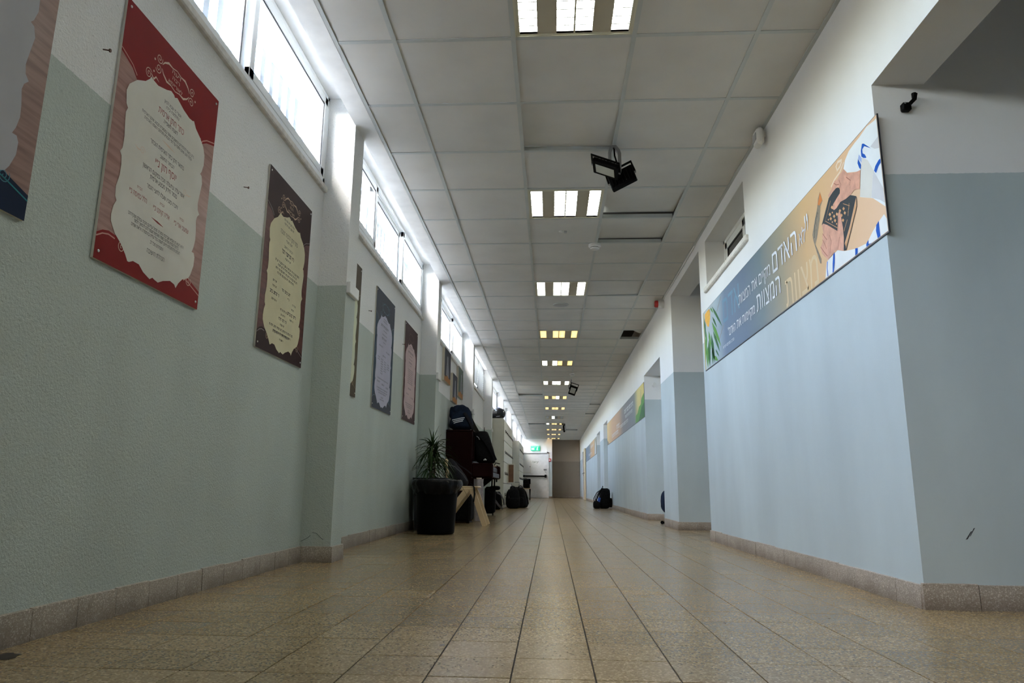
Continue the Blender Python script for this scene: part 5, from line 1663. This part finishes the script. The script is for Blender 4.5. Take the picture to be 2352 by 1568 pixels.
# ---------------------------------------------------------------- bin and planter
t = thing('rubbish_bin', (-1.082, 6.76, 0), 'round black plastic bin lined with a black bag', 'bin')
bx_, by_ = -1.082, 6.76
MB().lathe([(.160, 0), (.172, .010), (.176, .03), (.200, .44), (.207, .445), (.207, .465), (.198, .465), (.17, .05)], (bx_, by_, 0), 40).build('tub', M['black'], t, smooth=40)
vv, ff = [], []
prof = [(.195, .40), (.197, .47), (.214, .500), (.232, .492), (.240, .462), (.234, .425), (.222, .392), (.214, .375)]
ns = 72
for j, (r, z) in enumerate(prof):
    for i in range(ns):
        a = 2 * PI * i / ns
        q = Vector((math.cos(a) * 3.2, math.sin(a) * 3.2, z * 9))
        k = .016 * noise.noise(q) + .009 * noise.noise(q * 3.1) + .005 * math.sin(a * 17 + j)
        zz = z + (.020 * noise.noise(q * 1.3 + Vector((5, 2, 1))) if j > 1 else 0) * (j / 4)
        vv.append((bx_ + (r + k * (j / 4)) * math.cos(a), by_ + (r + k * (j / 4)) * math.sin(a), zz))
for j in range(len(prof) - 1):
    for i in range(ns):
        i2 = (i + 1) % ns
        ff.append((j * ns + i, j * ns + i2, (j + 1) * ns + i2, (j + 1) * ns + i))
MB().add(vv, ff).build('bag_liner', M['black_gloss'], t, smooth=80)
px0, px1, py0, py1 = -1.403, -1.047, 7.19, 7.545
t = thing('potted_dracaena', (-1.21, 7.37, 0), 'spiky dracaena in a square dark grey planter behind the bin', 'plant')
pot = MB()
outer, inner = [(px0 + .03, py0 + .03), (px1 - .03, py0 + .03), (px1 - .03, py1 - .03), (px0 + .03, py1 - .03)], None
vv = [(x, y, 0) for x, y in outer]
vv += [(px0, py0, .523), (px1, py0, .523), (px1, py1, .523), (px0, py1, .523)]
vv += [(px0 + .02, py0 + .02, .523), (px1 - .02, py0 + .02, .523), (px1 - .02, py1 - .02, .523), (px0 + .02, py1 - .02, .523)]
vv += [(px0 + .025, py0 + .025, .47), (px1 - .025, py0 + .025, .47), (px1 - .025, py1 - .025, .47), (px0 + .025, py1 - .025, .47)]
ff = [(3, 2, 1, 0)]
for base in (0, 4, 8):
    for k in range(4):
        k2 = (k + 1) % 4
        ff.append((base + k, base + k2, base + 4 + k2, base + 4 + k))
pot.add(vv, ff).build('planter', M['planter'], t)
MB().box(px0 + .024, px1 - .024, py0 + .024, py1 - .024, .46, .475).build('soil', M['soil'], t)
stems = [((-1.24, 7.36), .86), ((-1.22, 7.40), .78), ((-1.25, 7.33), .64)]
for (x, y), z in stems:
    MB().tube([(x, y, .46), (x + .004, y, (z + .46) / 2), (x, y, z)], [.014, .012, .009], 8).build('stem', M['bark'], t, smooth=50)
leaf_v = []
for k in range(7):
    ph = R_(84 - 13.5 * k)
    Ln = .25 + .016 * k
    n = 10
    vv, ff = [], []
    for i in range(n + 1):
        s = i / n
        rr = Ln * (s * math.cos(ph) + .18 * s * s)
        zz = Ln * (s * math.sin(ph) - (.10 + .20 * k) * s * s)
        wd = .0125 * (1 - s) ** .6 * min(1, .35 + s * 4)
        vv += [(rr, -wd, zz + .002), (rr, 0, zz - .002), (rr, wd, zz + .002)]
    for i in range(n):
        a = i * 3
        ff += [(a, a + 1, a + 4, a + 3), (a + 1, a + 2, a + 5, a + 4)]
    leaf_v.append(MB().add(vv, ff).mesh('leaf', M['leaf'], smooth=60))
rl = random.Random(12)
for (x, y), z in stems:
    for k in range(44):
        q = min(6, int(rl.random() ** .8 * 7))
        o = bpy.data.objects.new('leaf', leaf_v[q])
        COL.objects.link(o); o.parent = t
        o.location = Vector((x, y, z - .10 * (q / 6) * rl.random() - .01)) - ORG[t]
        sc = rl.uniform(.60, .95)
        o.scale = (sc, 1, sc)
        for _ in range(20):     # keep the blades clear of the wall and the pillar
            an = rl.uniform(0, 2 * PI)
            reach = (.25 + .016 * q) * (math.cos(R_(84 - 13.5 * q)) + .18) * sc
            tx_, ty_ = x + reach * math.cos(an), y + reach * math.sin(an)
            if tx_ > -1.435 and not (ty_ > 7.585 and tx_ < -1.24):
                break
        o.rotation_euler = (0, 0, an)

# far chair with a dark bag
t = thing('folding_chair', (-.95, 28.0, 0), 'dark slim-legged chair under a black bag near the exit door', 'chair')
for x in (-1.08, -.82):
    MB().tube([(x, 27.84, 0), (x + .02, 27.86, .42)], .016, 8).build('leg', M['black'], t, smooth=40)
    MB().tube([(x, 28.2, 0), (x - .02, 28.16, .42), (x - .02, 28.2, .80)], .016, 8).build('leg', M['black'], t, smooth=40)
MB().bbox(-1.10, -.80, 27.82, 28.2, .41, .44, .008).build('seat', M['cream_plastic'], t)
MB().bbox(-1.10, -.80, 28.18, 28.21, .60, .80, .008).build('backrest', M['black'], t)
backpack((-.95, 27.98, .442), R_(10), .28, .24, .34, 'black_fab', 'black bag sitting on the slim-legged chair near the exit door', cat='bag', seed=51, lean=(-.06, 0), name='shoulder_bag')

# ---------------------------------------------------------------- outdoors
o = MB().box(-60, -1.61, -60, 90, -.3, -.12).build('courtyard_ground', M['ground'])
struct(o, 'paved courtyard outside the clerestory windows')
